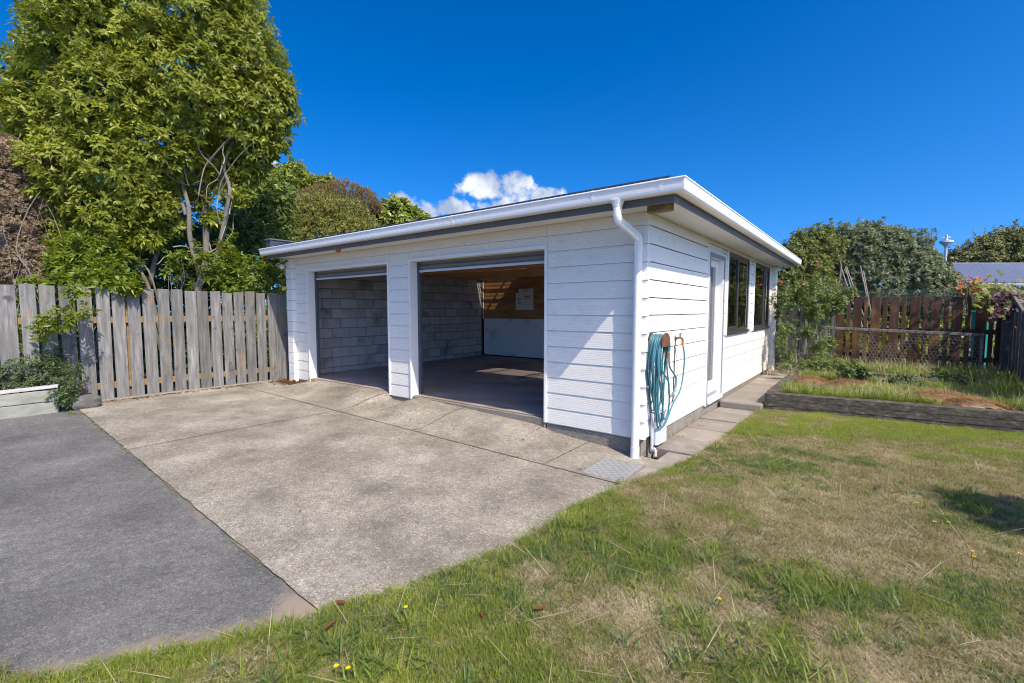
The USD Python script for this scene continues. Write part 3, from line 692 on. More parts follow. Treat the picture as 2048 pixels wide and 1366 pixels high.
def green(X, Y):
    """how much living grass: patches, greener along the bed wall and along the paving edge"""
    X, Y = np.asarray(X, float), np.asarray(Y, float)
    a = (X * 0.8 + Y * 0.6) * 0.75
    b = (-X * 0.6 + Y * 0.8) * 1.5
    g = fbm(np.stack([a + 13.1, b + 4.7, a * 0], -1), 4, 21)
    fine = fbm(np.stack([X * 4.5 + 3, Y * 4.5, X * 0], -1), 4, 33)
    g = 0.51 + (g - 0.5) * 1.9 + (fine - 0.5) * 2.6
    g += 0.55 * np.exp(-((np.clip(3.1 - Y, 0, None)) / 0.75) ** 2)
    g += 0.40 * np.exp(-(edge_dist(X, Y) / 0.35) ** 2)
    for px, py, r, s in ((1180, 1060, 0.42, 0.7), (1300, 1110, 0.4, 0.45), (1000, 1230, 0.45, 0.5), (1500, 1310, 0.3, 0.6), (1690, 1215, 0.28, 0.6), (1840, 1180, 0.3, 0.5), (1400, 960, 0.5, 0.35), (850, 1300, 0.35, 0.5),
                         (1960, 1010, 0.35, 0.6), (1600, 950, 0.5, 0.25), (1270, 1280, 0.4, -0.6), (1600, 1290, 0.35, -0.55), (1870, 970, 0.6, -0.45), (1100, 1180, 0.22, -0.3), (1780, 1290, 0.3, -0.4), (1700, 1080, 0.4, -0.35)):
        c = ground_at(px, py)
        g += s * np.exp(-((X - c[0]) ** 2 + (Y - c[1]) ** 2) / r**2)
    return np.clip(g, 0, 1)


def lawn_z(X, Y):
    return g0(X) + 0.018 + 0.045 * (fbm(np.stack([X * 1.1, Y * 1.1, X * 0 + 2], -1), 3, 8) - 0.4)


put("ground", (np.array([[-400, -400, -0.12], [400, -400, -0.12], [400, 400, -0.12], [-400, 400, -0.12]]), np.array([[0, 1, 2, 3]])), M["earth"], kind="structure")
v, f = grid_sheet(-8.2, 9.0, 0.3, 40.0, 0.6, lambda X, Y: g0(X) - 0.02 + 0 * Y, keep=lambda X, Y: (X < -7.06) | (Y > 7.7))
put("back_garden_ground", (v, f), M["earth"], kind="structure")
v, f = grid_sheet(-40.0, -6.95, -14.0, 40.0, 0.8, lambda X, Y: g0(np.maximum(X, -8)) - 0.02 + 0 * Y)
put("neighbour_ground", (v, f), M["earth"], kind="structure")
# asphalt
ASPH_Y = lambda X: -3.392 - 0.0343 * X
v, f = grid_sheet(-14.0, 0.8, 0.0, 8.6, 0.07, lambda X, Y: 0 * X)
v[:, 1] = -12.0 + (ASPH_Y(v[:, 0]) + 0.045 + 12.0) * v[:, 1] / 8.6
v[:, 2] = g0(v[:, 0]) - 0.013 + 0.005 * (fbm(v * [1, 1, 0], 3, 9) - 0.5)
dd = edge_dist(v[:, 0], v[:, 1])
put("asphalt_driveway", (v, f), M["asphalt"], kind="structure", primvars={"dust": 0.88 * np.exp(-(dd / 0.26) ** 2) + 0.55 * np.exp(-((ASPH_Y(v[:, 0]) - v[:, 1]) / 0.10) ** 2), "stain": 0 * dd})
# concrete apron, poured in bays with open joints
apron = empty("concrete_apron", kind="structure")
BAYS = [(-7.25, -4.12, -9, -0.93), (-4.105, 0.50, -9, -0.93), (-7.25, -4.12, -0.915, 0.02), (-4.105, -2.5, -0.915, 0.02), (-2.488, -0.62, -0.915, 0.02), (-0.608, 0.175, -0.915, 0.02)]
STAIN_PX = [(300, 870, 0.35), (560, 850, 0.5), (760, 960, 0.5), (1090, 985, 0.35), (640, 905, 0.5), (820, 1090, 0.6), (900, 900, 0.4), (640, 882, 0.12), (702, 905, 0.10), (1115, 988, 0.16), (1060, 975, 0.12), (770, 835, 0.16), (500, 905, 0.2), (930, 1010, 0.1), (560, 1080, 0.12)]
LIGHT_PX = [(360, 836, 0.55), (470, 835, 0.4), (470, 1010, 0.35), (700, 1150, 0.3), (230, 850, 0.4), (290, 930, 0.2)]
for x0, x1, y0, y1 in BAYS:
    v, f = grid_sheet(x0, x1, 0.0, 1.0, 0.045, lambda X, Y: 0 * X)
    if y0 == -9:
        v, f = grid_sheet(x0, x1, 0.0, 2.4, 0.045, lambda X, Y: 0 * X)
        v[:, 1] = (ASPH_Y(v[:, 0]) + 0.010 + 0.022 * (fbm(np.stack([v[:, 0] * 9, v[:, 0] * 0, v[:, 0] * 0], -1), 4, 6) - 0.4)) * (1 - v[:, 1] / 2.4) + y1 * v[:, 1] / 2.4
    else:
        v[:, 1] = y0 + (y1 - y0) * v[:, 1]
    v[:, 2] = apron_z(v[:, 0], v[:, 1])
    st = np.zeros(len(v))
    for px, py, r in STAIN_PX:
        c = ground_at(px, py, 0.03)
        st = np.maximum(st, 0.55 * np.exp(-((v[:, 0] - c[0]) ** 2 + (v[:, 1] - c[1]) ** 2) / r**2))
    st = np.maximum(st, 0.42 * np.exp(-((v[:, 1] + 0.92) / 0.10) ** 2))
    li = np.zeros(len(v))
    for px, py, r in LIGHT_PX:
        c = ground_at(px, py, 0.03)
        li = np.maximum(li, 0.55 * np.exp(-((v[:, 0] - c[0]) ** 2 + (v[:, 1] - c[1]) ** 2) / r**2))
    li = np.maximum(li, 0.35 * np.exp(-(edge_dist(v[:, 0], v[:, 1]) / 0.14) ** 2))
    put("slab", (v, f), M["apron"], apron, primvars={"dust": li, "stain": st})
v, f = grid_sheet(-7.3, 0.52, -3.7, 0.0, 0.05, lambda X, Y: apron_z(X, Y) - 0.009, keep=lambda X, Y: Y > ASPH_Y(X) + 0.02)
put("joint_fill", (v, f), M["joint"], apron)
# side path: pavers low, a poured slab one step higher
path = empty("side_path", kind="structure")
ys = [-0.86, -0.38, 0.22, 0.80, 1.38, 1.95, 2.50, 2.93]
for a, b in zip(ys, ys[1:]):
    put("paving_slab", MB().box(0.02 if a > -0.3 else 0.19, 0.55, a + 0.008, b - 0.008, -0.10, 0.008 + 0.01 * np.sin(a * 7), 0.006), M["paver"], path)
put("paving_slab", MB().box(0.02, 0.60, 2.94, 5.1, -0.1, 0.10, 0.02), M["paver"], path)
put("paving_slab", MB().box(0.02, 0.60, 5.11, 7.45, -0.1, 0.102, 0.01), M["paver"], path)
# lawn
v, f = grid_sheet(-3.2, 9.0, -6.5, 3.6, 0.04, lawn_z, keep=in_lawn)
put("lawn", (v, f), M["lawn"], kind="structure", primvars={"green": green(v[:, 0], v[:, 1])})
# ---------------------------------------------------------------- the garage
ZB, PITCH_B, ZS = 0.15, 0.18, 2.44        # board bottom, board cover, soffit height
FLOOR = 0.20
LEN, LEFT = 7.27, -7.05
garage = empty("garage", label="low white weatherboard double garage with two open doorways and a side door", category="garage")

FX = lambda p, a: np.stack([np.full(len(p), a), -p[:, 0], p[:, 1]], 1)      # outline (outward, z) along X on the front wall
SX = lambda p, a: np.stack([p[:, 0], np.full(len(p), a), p[:, 1]], 1)       # the same along Y on the side wall


def board_outline(z0, z1, slot=0.003):
    pts = [(0.0, z0 + slot + 0.001), (0.0165, z0 + slot), (0.0190, z0 + slot + 0.0035), (0.0140, z1 - 0.020), (0.0075, z1), (0.0, z1)]
    return np.array(pts)


def weatherboards(parent, fn, a0, a1, zlo, zhi):
    k0 = int(round((zlo - ZB) / PITCH_B - 0.499))
    k = max(0, k0)
    while ZB + k * PITCH_B < zhi - 0.012:
        z0, z1 = max(ZB + k * PITCH_B, zlo), min(ZB + (k + 1) * PITCH_B, zhi)
        if z1 - z0 > 0.012:
            put("weatherboard", MB().prism(board_outline(z0, z1, 0.0075 if fn is SX else 0.003), fn, a0, a1), M["siding"], parent)
        k += 1


fw = empty("weatherboard_wall", garage, label="shaded front wall around the two doorways")
O1 = (-6.40, -4.08)
O2 = (-3.55, -1.20)
HEAD = 2.17
weatherboards(fw, FX, -6.852, -6.435, ZB, 2.31)
weatherboards(fw, FX, -4.042, -3.592, ZB, 2.31)
weatherboards(fw, FX, -1.163, -0.022, ZB, 2.31)
for a, b in ((-6.852, -4.03), (-4.026, -1.18), (-1.176, -0.022)):
    put("weatherboard", MB().prism(board_outline(2.31, ZS - 0.003), FX, a, b), M["siding"], fw)
for a, b in ((-6.433, -4.044), (-3.590, -1.165)):
    put("header_board", MB().box(a, b, -0.010, 0.0, HEAD + 0.045, 2.3095, 0.002), M["siding"], fw)
core = MB()
for a, b in ((-6.85, -6.41), (-4.07, -3.56), (-1.19, -0.001)):
    core.box(a, b, 0.003, 0.10, ZB - 0.01, ZS)
    put("building_paper", MB().box(a, b, 0.0004, 0.0025, ZB + 0.004, ZS - 0.004), M["black"], fw)
core.box(-6.85, -0.003, 0.0035, 0.098, HEAD + 0.012, ZS - 0.001)
put("wall_frame", core, M["lining"], fw)

sw = empty("weatherboard_wall", garage, label="sunlit side wall with door and windows")
D0, D1, DTOP = 2.24, 2.93, 2.20
W1 = (3.24, 4.84)
W2 = (5.32, 6.96)
WZ0, WZ1 = 1.12, 2.37
weatherboards(sw, SX, 0.022, D0 - 0.092, ZB, ZS - 0.003)
weatherboards(sw, SX, D1 + 0.075, LEN - 0.002, ZB, WZ0 - 0.055)
weatherboards(sw, SX, D1 + 0.075, W1[0] - 0.052, WZ0 - 0.053, WZ1)
weatherboards(sw, SX, W1[1] + 0.052, W2[0] - 0.052, WZ0 - 0.053, WZ1)
weatherboards(sw, SX, W2[1] + 0.052, LEN - 0.002, WZ0 - 0.053, WZ1)
weatherboards(sw, SX, D0 - 0.09, LEN - 0.002, WZ1 + 0.002, ZS - 0.003)
put("header_board", MB().box(0, 0.010, D0 - 0.09, D1 + 0.073, DTOP + 0.06, WZ1, 0.002), M["siding"], sw)
core = MB()
for a, b in ((0.12, D0 - 0.02), (D1 + 0.02, W1[0]), (W1[1], W2[0]), (W2[1], LEN)):
    core.box(-0.10, -0.003, a, b, ZB - 0.01, ZS)
    put("building_paper", MB().box(-0.0025, -0.0004, max(a, 0.02), b, ZB + 0.004, ZS - 0.004), M["black"], sw)
for a, b in (W1, W2):
    core.box(-0.10, -0.003, a, b, ZB - 0.01, WZ0)
    core.box(-0.10, -0.003, a, b, WZ1, ZS)
    put("building_paper", MB().box(-0.0025, -0.0004, a, b, ZB + 0.004, WZ0 - 0.004), M["black"], sw)
core.box(-0.10, -0.003, D0 - 0.02, D1 + 0.02, DTOP + 0.02, ZS)
core.box(-0.0995, -0.003, 0.004, 0.12, ZB - 0.01, ZS)
put("wall_frame", core, M["lining"], sw)
# folded metal soakers on the corner, one for each board
for k in range(13):
    z0, z1 = ZB + k * PITCH_B, min(ZB + (k + 1) * PITCH_B, ZS - 0.004)
    m = MB()
    zs = np.array([z0 - 0.003, z1 - 0.006])
    o = np.array([0.0215, 0.0100])
    v = []
    for z, d in zip(zs, o):
        v += [(-0.030, -d, z), (d, -d, z), (d, 0.030, z), (-0.030, 0.0, z), (0.0, 0.030, z)]
    m.add(v, [[0, 1, 6], [0, 6, 5], [1, 2, 7], [1, 7, 6], [0, 4, 1], [1, 4, 2], [0, 3, 4]])
    put("corner_soaker", m, M["white"], garage)

# door trims, liners and roller doors
for i, (a, b) in enumerate((O1, O2)):
    m = MB()
    zb = ZB + 0.003
    m.box(a - 0.033, a, -0.032, 0.115, zb, HEAD + 0.043, 0.003)
    m.box(b, b + 0.033, -0.032, 0.115, zb, HEAD + 0.043, 0.003)
    m.box(a + 0.0005, b - 0.0005, -0.031, 0.114, HEAD, HEAD + 0.0425, 0.003)
    put("door_frame", m, M["white"], garage)
    rd = empty("roller_door", garage)
    put("guide", MB().box(a - 0.01, a + 0.035, 0.118, 0.165, FLOOR, HEAD + 0.05, 0.004), M["guide"], rd)
    put("guide", MB().box(b - 0.035, b + 0.01, 0.118, 0.165, FLOOR, HEAD + 0.05, 0.004), M["guide"], rd)
    m = MB()
    n = 60
    zz = np.linspace(2.055, 2.36, n)
    yy = 0.137 + 0.007 * np.sin(np.linspace(0, 2 * np.pi * 4.5, n))
    v = np.vstack([np.stack([np.full(n, x), yy, zz], 1) for x in (a + 0.01, b - 0.01)])
    k = np.arange(n - 1)
    m.add(v, np.stack([k, k + n, k + n + 1, k + 1], 1))
    put("curtain", m, M["roller"], rd, smooth=True)
    m = MB().box(a + 0.012, b - 0.012, 0.122, 0.156, 2.022, 2.056, 0.006)
    put("bottom_rail", m, M["grey_plastic"], rd)
    t = np.linspace(0, 2 * np.pi, 28)
    m = MB()
    m.tube([(a + 0.02, 0.30, 2.36), (b - 0.02, 0.30, 2.36)], 0.15, 24)
    put("curtain_roll", m, M["roller"], rd, smooth=30)

# footing, floor
for a, b in ((-6.86, -6.42), (-4.05, -3.58), (-1.178, -0.012)):
    put("footing", MB().box(a, b, -0.002, 0.14, -0.2, ZB - 0.011, 0.006), M["footing"], garage)
m = MB()
yy = 0.142
while yy < LEN:
    m.box(-0.12, -0.004 if int(yy * 10) % 3 else 0.000, yy, min(yy + 0.39, LEN), -0.2, ZB - 0.012, 0.006)
    yy += 0.40
put("footing", m, M["footing"], garage)
put("floor", grid_sheet(-6.86, -0.10, 0.02, 7.3, 0.25, lambda X, Y: FLOOR + 0.004 * (fbm(np.stack([X, Y, X * 0], -1), 2, 3) - 0.5)), M["floor"], garage)
m = MB()
for a, b in (O1, O2):
    m.box(a - 0.01, b + 0.01, -0.015, 0.03, -0.1, FLOOR - 0.006, 0.008)
put("threshold", m, M["footing"], garage)

# block wall on the left boundary, blocks laid half bond
bw = empty("block_wall", garage)
rng = np.random.default_rng(3)
m = MB().box(-7.045, -6.862, -0.075, 7.4, -0.1, 2.50)
put("mortar", m, M["mortar"], bw)
for c in range(12):
    z0 = 0.105 + 0.2 * c
    y = 0.125 + (0.0 if c % 2 else -0.2)
    while y < 5.29:
        a, b = max(y, 0.125), min(y + 0.39, 5.295)
        if b - a > 0.03:
            put("block", MB().box(-6.90, -6.85 + rng.normal(0, 0.0018), a, b, max(z0, FLOOR + 0.002), min(z0 + 0.19, 2.49), 0.006), M["block"], bw)
        y += 0.40
for c in range(12):
    z0 = 0.055 + 0.2 * c
    put("painted_block", MB().box(-7.052, -6.853, -0.092, 0.10, z0, min(z0 + 0.194, 2.435), 0.004), M["white_block"], bw)
put("coping", MB().box(-7.09, -6.93, -0.42, 7.6, 2.565, 2.745, 0.004), M["roof"], bw)
put("coping", MB().box(-7.11, -6.91, -0.44, 7.62, 2.746, 2.768, 0.004), M["fascia"], bw)
# block pier at the far right corner
bp = empty("block_pier", garage)
for c in range(12):
    z0 = 0.03 + 0.2 * c
    put("painted_block", MB().box(-0.28, 0.105, LEN + 0.001, LEN + 0.192, z0, min(z0 + 0.195, ZS - 0.003), 0.005), M["white_block"], bp)
put("rear_wall", MB().box(-6.86, -0.285, LEN + 0.03, LEN + 0.18, 0, ZS), M["block"], garage)

# lined partition across the back of the car space
part = empty("partition", garage)
PY = 5.30
put("stud_frame", MB().box(-6.84, -0.101, PY + 0.012, PY + 0.10, FLOOR, 2.42), M["black"], part)
put("lining_board", MB().box(-6.765, -4.35, PY, PY + 0.011, FLOOR + 0.035, 1.236), M["lining"], part)
put("lining_board", MB().box(-4.345, -1.95, PY, PY + 0.011, FLOOR + 0.035, 1.236), M["lining"], part)
put("lining_board", MB().box(-1.945, -0.11, PY, PY + 0.011, FLOOR + 0.035, 1.236), M["lining"], part)
put("plywood_sheet", MB().box(-6.755, -4.36, PY - 0.002, PY + 0.011, 1.240, 2.44), M["plywood"], part)
put("plywood_sheet", MB().box(-4.355, -1.96, PY - 0.002, PY + 0.011, 1.240, 2.44), M["plywood"], part)
put("plywood_sheet", MB().box(-1.955, -0.11, PY - 0.002, PY + 0.011, 1.240, 2.44), M["plywood"], part)
put("edge_batten", MB().box(-6.80, -6.768, PY - 0.012, PY + 0.010, 1.22, 2.42, 0.003), M["white"], part)

# timber roof frame
rng = np.random.default_rng(11)
put("wall_plate", MB().box(-6.86, -6.77, 0.11, 7.26, 2.495, 2.54, 0.003), M["pine"], garage)
put("ceiling_batten", MB().bar((-6.80, 0.20, 2.395), (-6.80, 5.25, 2.395), 0.045, 0.09, 0.003), M["pine"], garage)
for y in (0.75, 1.65, 2.72, 3.62, 4.52, 5.62, 6.5):
    tr = empty("roof_truss", garage)
    put("bottom_chord", MB().box(-6.84, -0.11, y, y + 0.045, 2.265, 2.355, 0.003), M["pine"], tr)
    put("top_chord", MB().box(-6.84, -0.11, y + 0.001, y + 0.044, 2.48, 2.535, 0.003), M["pine"], tr)
    x = -6.2
    while x < -0.4:
        put("web", MB().box(x, x + 0.07, y + 0.046, y + 0.075, 2.255, 2.53, 0.003), M["pine"], tr)
        x += 1.05
for x in np.arange(-6.62, -0.1, 0.86):
    put("purlin", MB().box(x, x + 0.045, 0.0, 7.3, 2.537, 2.582, 0.003), M["pine"], garage)

# roof sheets, each a corrugated sheet running across the building; two of them are partly clear
rf = empty("roof", garage)
y = -0.40
k = 0


def corrugated(x0, x1, y0, y1, z):
    n = max(8, int((y1 - y0) / 0.0095))
    yy = np.linspace(y0, y1, n + 1)
    zz = z + 0.0085 * np.sin(yy / 0.076 * 2 * np.pi)
    v = np.vstack([np.stack([np.full(n + 1, x), yy, zz], 1) for x in (x0, x1)])
    i = np.arange(n)
    return v, np.stack([i, i + n + 1, i + n + 2, i + 1], 1)


while y < 7.6:
    y1 = min(y + 0.80, 7.62)
    z = 2.597 + 0.004 * (k % 2)
    if k == 3:
        put("roof_sheet", corrugated(-6.925, -2.62, y, y1, z), M["roof"], rf, smooth=True)
        put("skylight_sheet", corrugated(-2.60, 0.42, y + 0.02, y1 - 0.08, z), M["clear"], rf, smooth=True)
    elif k in (4, 5, 6):
        cx = {4: -1.35, 5: -1.85, 6: -2.3}[k]
        put("roof_sheet", corrugated(-6.925, cx - 0.02, y, y1, z), M["roof"], rf, smooth=True)
        put("skylight_sheet", corrugated(cx, 0.42, y + 0.02, y1 - 0.02, z), M["clear"], rf, smooth=True)
    elif k == 7:
        put("skylight_sheet", corrugated(-6.925, -5.42, y + 0.02, y1 - 0.05, z), M["clear"], rf, smooth=True)
        put("roof_sheet", corrugated(-5.45, 0.42, y, y1, z), M["roof"], rf, smooth=True)
    else:
        put("roof_sheet", corrugated(-6.925, 0.42, y, y1, z), M["roof"], rf, smooth=True)
    ux0 = -5.40 if k == 7 else -6.85
    ux1 = {3: -2.64, 4: -1.38, 5: -1.88, 6: -2.33}.get(k, -0.02)
    put("underlay", MB().box(ux0, ux1, max(y, 0.0) + 0.001, y1 - 0.041, 2.5825, 2.5850), M["sarking"], rf)
    y += 0.76
    k += 1
put("edge_flashing", MB().prism(np.array([(0.0, 2.575), (0.012, 2.575), (0.012, 2.655), (-0.06, 2.672), (-0.06, 2.664), (0.0, 2.650)]), lambda p, a: np.stack([np.full(len(p), a), -0.335 - p[:, 0], p[:, 1]], 1), -6.90, 0.335), M["roof"], rf)

# soffit, fascia, gutters, downpipe
FO = 0.38
m = MB().box(LEFT + 0.0, FO - 0.001, -FO + 0.001, -0.0, ZS, ZS + 0.009)
m.box(0.0005, FO - 0.001, 0.0005, 7.62, ZS + 0.0005, ZS + 0.0085)
put("soffit", m, M["soffit"], garage)
put("fascia", MB().box(-7.16, FO + 0.019, -FO - 0.02, -FO, 2.408, 2.555, 0.003), M["fascia"], garage)
put("fascia", MB().box(FO, FO + 0.02, -FO + 0.0005, 7.66, 2.408, 2.555, 0.003), M["fascia"], garage)
GP = np.array([(0.0, 2.573), (0.0, 2.478), (0.012, 2.472), (0.088, 2.472), (0.108, 2.482), (0.114, 2.500), (0.121, 2.568), (0.129, 2.574), (0.127, 2.584), (0.113, 2.582), (0.109, 2.574), (0.100, 2.500), (0.088, 2.484), (0.010, 2.486), (0.006, 2.573)])


def gutter(which):
    n = len(GP)
    o, z = GP[:, 0] + FO + 0.0205, GP[:, 1]
    if which == 0:
        a, b = np.stack([np.full(n, -7.15), -o, z], 1), np.stack([o, -o, z], 1)
    else:
        a, b = np.stack([o, -o, z], 1), np.stack([o, np.full(n, 7.75), z], 1)
    t = triangulate_float64(GP, np.array([n], dtype=np.uint32)).reshape(-1, 3).astype(int)
    k = np.arange(n)
    q = np.stack([k, (k + 1) % n, n + (k + 1) % n, n + k], 1)
    f = np.vstack([q[:, [0, 1, 2]], q[:, [0, 2, 3]]])
    return MB().add(np.vstack([a, b]), np.vstack([f, t[:, ::-1], t + n]))


for i in (0, 1):
    g = put("gutter", gutter(i), M["gutter"], garage)
    o = FO + 0.0205
    solid = np.array([(0.0, 2.575), (0.0, 2.476), (0.088, 2.470), (0.108, 2.480), (0.124, 2.575)])
    if i == 0:
        put("end_cap", MB().prism(solid, lambda p, a: np.stack([np.full(len(p), a), -o - p[:, 0], p[:, 1]], 1), -7.154, -7.1505), M["gutter"], g)
        spots = [(-2.2, 0), (-0.35, 0), (0.30, 0)]
    else:
        put("end_cap", MB().prism(solid, lambda p, a: np.stack([o + p[:, 0], np.full(len(p), a), p[:, 1]], 1), 7.7505, 7.754), M["gutter"], g)
        spots = [(-0.28, 1), (3.3, 1)]
    big = np.array([(0.03, 2.4705), (0.089, 2.4705), (0.1095, 2.481), (0.1155, 2.500), (0.1225, 2.568), (0.131, 2.574), (0.129, 2.586), (0.119, 2.586), (0.112, 2.500), (0.087, 2.4735), (0.03, 2.4735)])
    for s, side in spots:
        fn = (lambda p, a: np.stack([np.full(len(p), a), -o - p[:, 0], p[:, 1]], 1)) if side == 0 else (lambda p, a: np.stack([o + p[:, 0], np.full(len(p), a), p[:, 1]], 1))
        put("gutter_joiner", MB().prism(big, fn, s, s + 0.03), M["gutter"], g)
DX, DY = -0.058, -0.066
dp = empty("downpipe", garage)
pts = smooth_path([(DX - 0.045, -0.462, 2.478), (DX - 0.045, -0.462, 2.375), (DX - 0.044, -0.455, 2.325), (DX - 0.04, -0.42, 2.292), (DX - 0.022, -0.26, 2.243), (DX - 0.006, -0.115, 2.195), (DX, -0.074, 2.165), (DX, DY, 2.12), (DX, DY, 2.05)], 6)
put("bend", MB().tube(pts, 0.0415, 20), M["gutter"], dp, smooth=40)
m = MB()
m.tube([(DX - 0.045, -0.462, 2.475), (DX - 0.045, -0.462, 2.440), (DX - 0.045, -0.462, 2.415)], [0.066, 0.050, 0.044], 20)
put("outlet", m, M["gutter"], dp, smooth=40)
put("pipe", MB().tube([(DX, DY, 2.07), (DX, DY, 0.04)], 0.041, 20), M["gutter"], dp, smooth=40)
for z0, z1, r in ((-0.045, 0.075, 0.0445), (2.04, 2.10, 0.0445)):
    put("socket", MB().tube([(DX, DY, z0), (DX, DY, z1)], r, 20), M["gutter"], dp, smooth=40)

# side door
dr = empty("side_door", garage)
m = MB()
m.box(-0.11, 0.030, D0 - 0.026, D0, ZB + 0.06, DTOP, 0.003)
m.box(-0.11, 0.030, D1, D1 + 0.026, ZB + 0.06, DTOP, 0.003)
m.box(-0.11, 0.030, D0 - 0.025, D1 + 0.025, DTOP + 0.0005, DTOP + 0.028, 0.003)
put("door_jamb", m, M["white"], dr)
m = MB()
m.box(0.0, 0.034, D0 - 0.09, D0 - 0.066, ZB - 0.02, DTOP + 0.058, 0.003)
put("trim_board", m, M["white"], dr)
m = MB()
m.box(0.002, 0.040, D0 - 0.065, D0 - 0.027, ZB - 0.02, DTOP + 0.0, 0.003)
m.box(0.002, 0.040, D1 + 0.027, D1 + 0.073, ZB - 0.04, DTOP + 0.0, 0.003)
m.box(0.002, 0.041, D0 - 0.065, D1 + 0.073, DTOP + 0.001, DTOP + 0.056, 0.003)
put("architrave", m, M["grey_trim"], dr)
put("sill", MB().box(-0.11, 0.065, D0 - 0.024, D1 + 0.024, ZB + 0.0, ZB + 0.058, 0.006), M["white"], dr)
lf = empty("door_leaf", dr)
LX0, LX1, LZ0, LZ1 = -0.085, -0.047, ZB + 0.066, DTOP - 0.004
m = MB()
m.box(LX0, LX1, D0 + 0.003, D0 + 0.085, LZ0, LZ1, 0.003)
m.box(LX0, LX1, D1 - 0.085, D1 - 0.003, LZ0, LZ1, 0.003)
m.box(LX0 + 0.0005, LX1 - 0.0005, D0 + 0.0855, D1 - 0.0855, LZ0, LZ0 + 0.20, 0.003)
m.box(LX0 + 0.0005, LX1 - 0.0005, D0 + 0.0855, D1 - 0.0855, LZ1 - 0.10, LZ1, 0.003)
put("stile", m, M["white"], lf)
put("pane", MB().box(-0.070, -0.064, D0 + 0.084, D1 - 0.084, LZ0 + 0.199, LZ1 - 0.099), M["pane"], lf)
put("drip_board", MB().box(LX1, LX1 + 0.035, D0 + 0.01, D1 - 0.01, LZ0 + 0.005, LZ0 + 0.04, 0.006), M["grey_trim"], lf)
m = MB()
m.tube([(LX1, D0 + 0.05, 1.03), (LX1 + 0.05, D0 + 0.05, 1.03)], 0.009, 10)
m.tube([(LX1 + 0.045, D0 + 0.04, 1.03), (LX1 + 0.045, D0 + 0.15, 1.03)], 0.009, 10)
m.box(LX1, LX1 + 0.006, D0 + 0.025, D0 + 0.072, 0.94, 1.10, 0.002)
put("handle", m, M["galv"], lf, smooth=40)

# windows
for wi, ((a, b), z0, z1) in enumerate(((W1, WZ0, WZ1), (W2, WZ0, WZ1))):
    w = empty("window", garage)
    T = 0.042
    fr = MB()
    fr.box(-0.06, 0.020, a, a + T, z0, z1, 0.004)
    fr.box(-0.06, 0.020, b - T, b, z0, z1, 0.004)
    fr.box(-0.06, 0.021, a + 0.001, b - 0.001, z1 - T, z1 + 0.0005, 0.004)
    fr.box(-0.06, 0.021, a + 0.001, b - 0.001, z0 - 0.0005, z0 + T, 0.004)
    mid = a + (b - a) * (0.47 if wi == 0 else 0.62)
    fr.box(-0.058, 0.022, mid - 0.028, mid + 0.028, z0 + T, z1 - T, 0.004)
    put("frame", fr, M["bronze"], w)
    lo, hi = (a + T, mid - 0.028) if wi == 0 else (mid + 0.028, b - T)
    sh = MB()
    for q in ((lo, lo + 0.036, z0 + T, z1 - T), (hi - 0.036, hi, z0 + T, z1 - T)):
        sh.box(-0.03, 0.030, q[0], q[1], q[2], q[3], 0.004)
    sh.box(-0.03, 0.0295, lo + 0.0365, hi - 0.0365, z0 + T, z0 + T + 0.036, 0.004)
    sh.box(-0.03, 0.0295, lo + 0.0365, hi - 0.0365, z1 - T - 0.036, z1 - T, 0.004)
    put("sash", sh, M["bronze"], w)
    put("pane", MB().box(0.002, 0.008, a + T - 0.002, mid - 0.026, z0 + T - 0.002, z1 - T + 0.002), M["pane"], w)
    put("pane", MB().box(0.002, 0.008, mid + 0.026, b - T + 0.002, z0 + T - 0.002, z1 - T + 0.002), M["pane"], w)
    put("sill", MB().box(0.0, 0.052, a - 0.02, b + 0.02, z0 - 0.045, z0 - 0.002, 0.004), M["bronze"], w)
    put("trim_board", MB().box(0.0, 0.036, a - 0.05, a - 0.004, z0 - 0.05, z1, 0.003), M["white"], w)
    put("trim_board", MB().box(0.0, 0.036, b + 0.004, b + 0.05, z0 - 0.05, z1, 0.003), M["white"], w)
# shelves seen through the first window
sv = empty("shelf_unit", garage)
for z in (0.55, 0.98, 1.29, 1.60):
    put("shelf", MB().box(-1.9, -1.45, 6.6, 7.2, z, z + 0.025, 0.003), M["yellow_wood"], sv)
for x, y in ((-1.9, 6.6), (-1.48, 6.6), (-1.9, 7.17), (-1.48, 7.17)):
    put("post", MB().box(x, x + 0.03, y, y + 0.03, FLOOR, 1.75, 0.003), M["yellow_wood"], sv)
# bulkhead light on the left end, block under the eave corner
wl = empty("wall_light", garage)
c = np.array([-7.04, -0.17, 2.285])
put("bracket", MB().tube([(-6.98, -0.09, 2.40), (-7.0, -0.13, 2.38), (-7.04, -0.13, 2.33)], 0.018, 10), M["guide"], wl, smooth=True)
ico = trimesh.creation.icosphere(3, 0.055)
lv = np.array(ico.vertices) * [1, 0.8, 0.9] + c
put("lamp_shade", (lv, np.array(ico.faces)), M["lamp"], wl, smooth=True)
m = MB()
tt = np.linspace(0, np.pi, 9)
outline = np.vstack([np.stack([0.085 + 0.035 * np.sin(tt), 0.045 * -np.cos(tt)], 1), np.stack([-0.085 - 0.035 * np.sin(tt), 0.045 * np.cos(tt)], 1)])
m.prism(outline, lambda p, a: np.stack([0.215 + p[:, 0], -0.235 + p[:, 1] * 1.2, np.full(len(p), a)], 1), 2.372, 2.4395)
put("timber_block", m, M["yellow_wood"], garage, smooth=30)
put("truss_end", MB().box(-5.02, -4.96, -0.30, -0.24, 2.392, 2.4395, 0.003), M["orange"], garage)
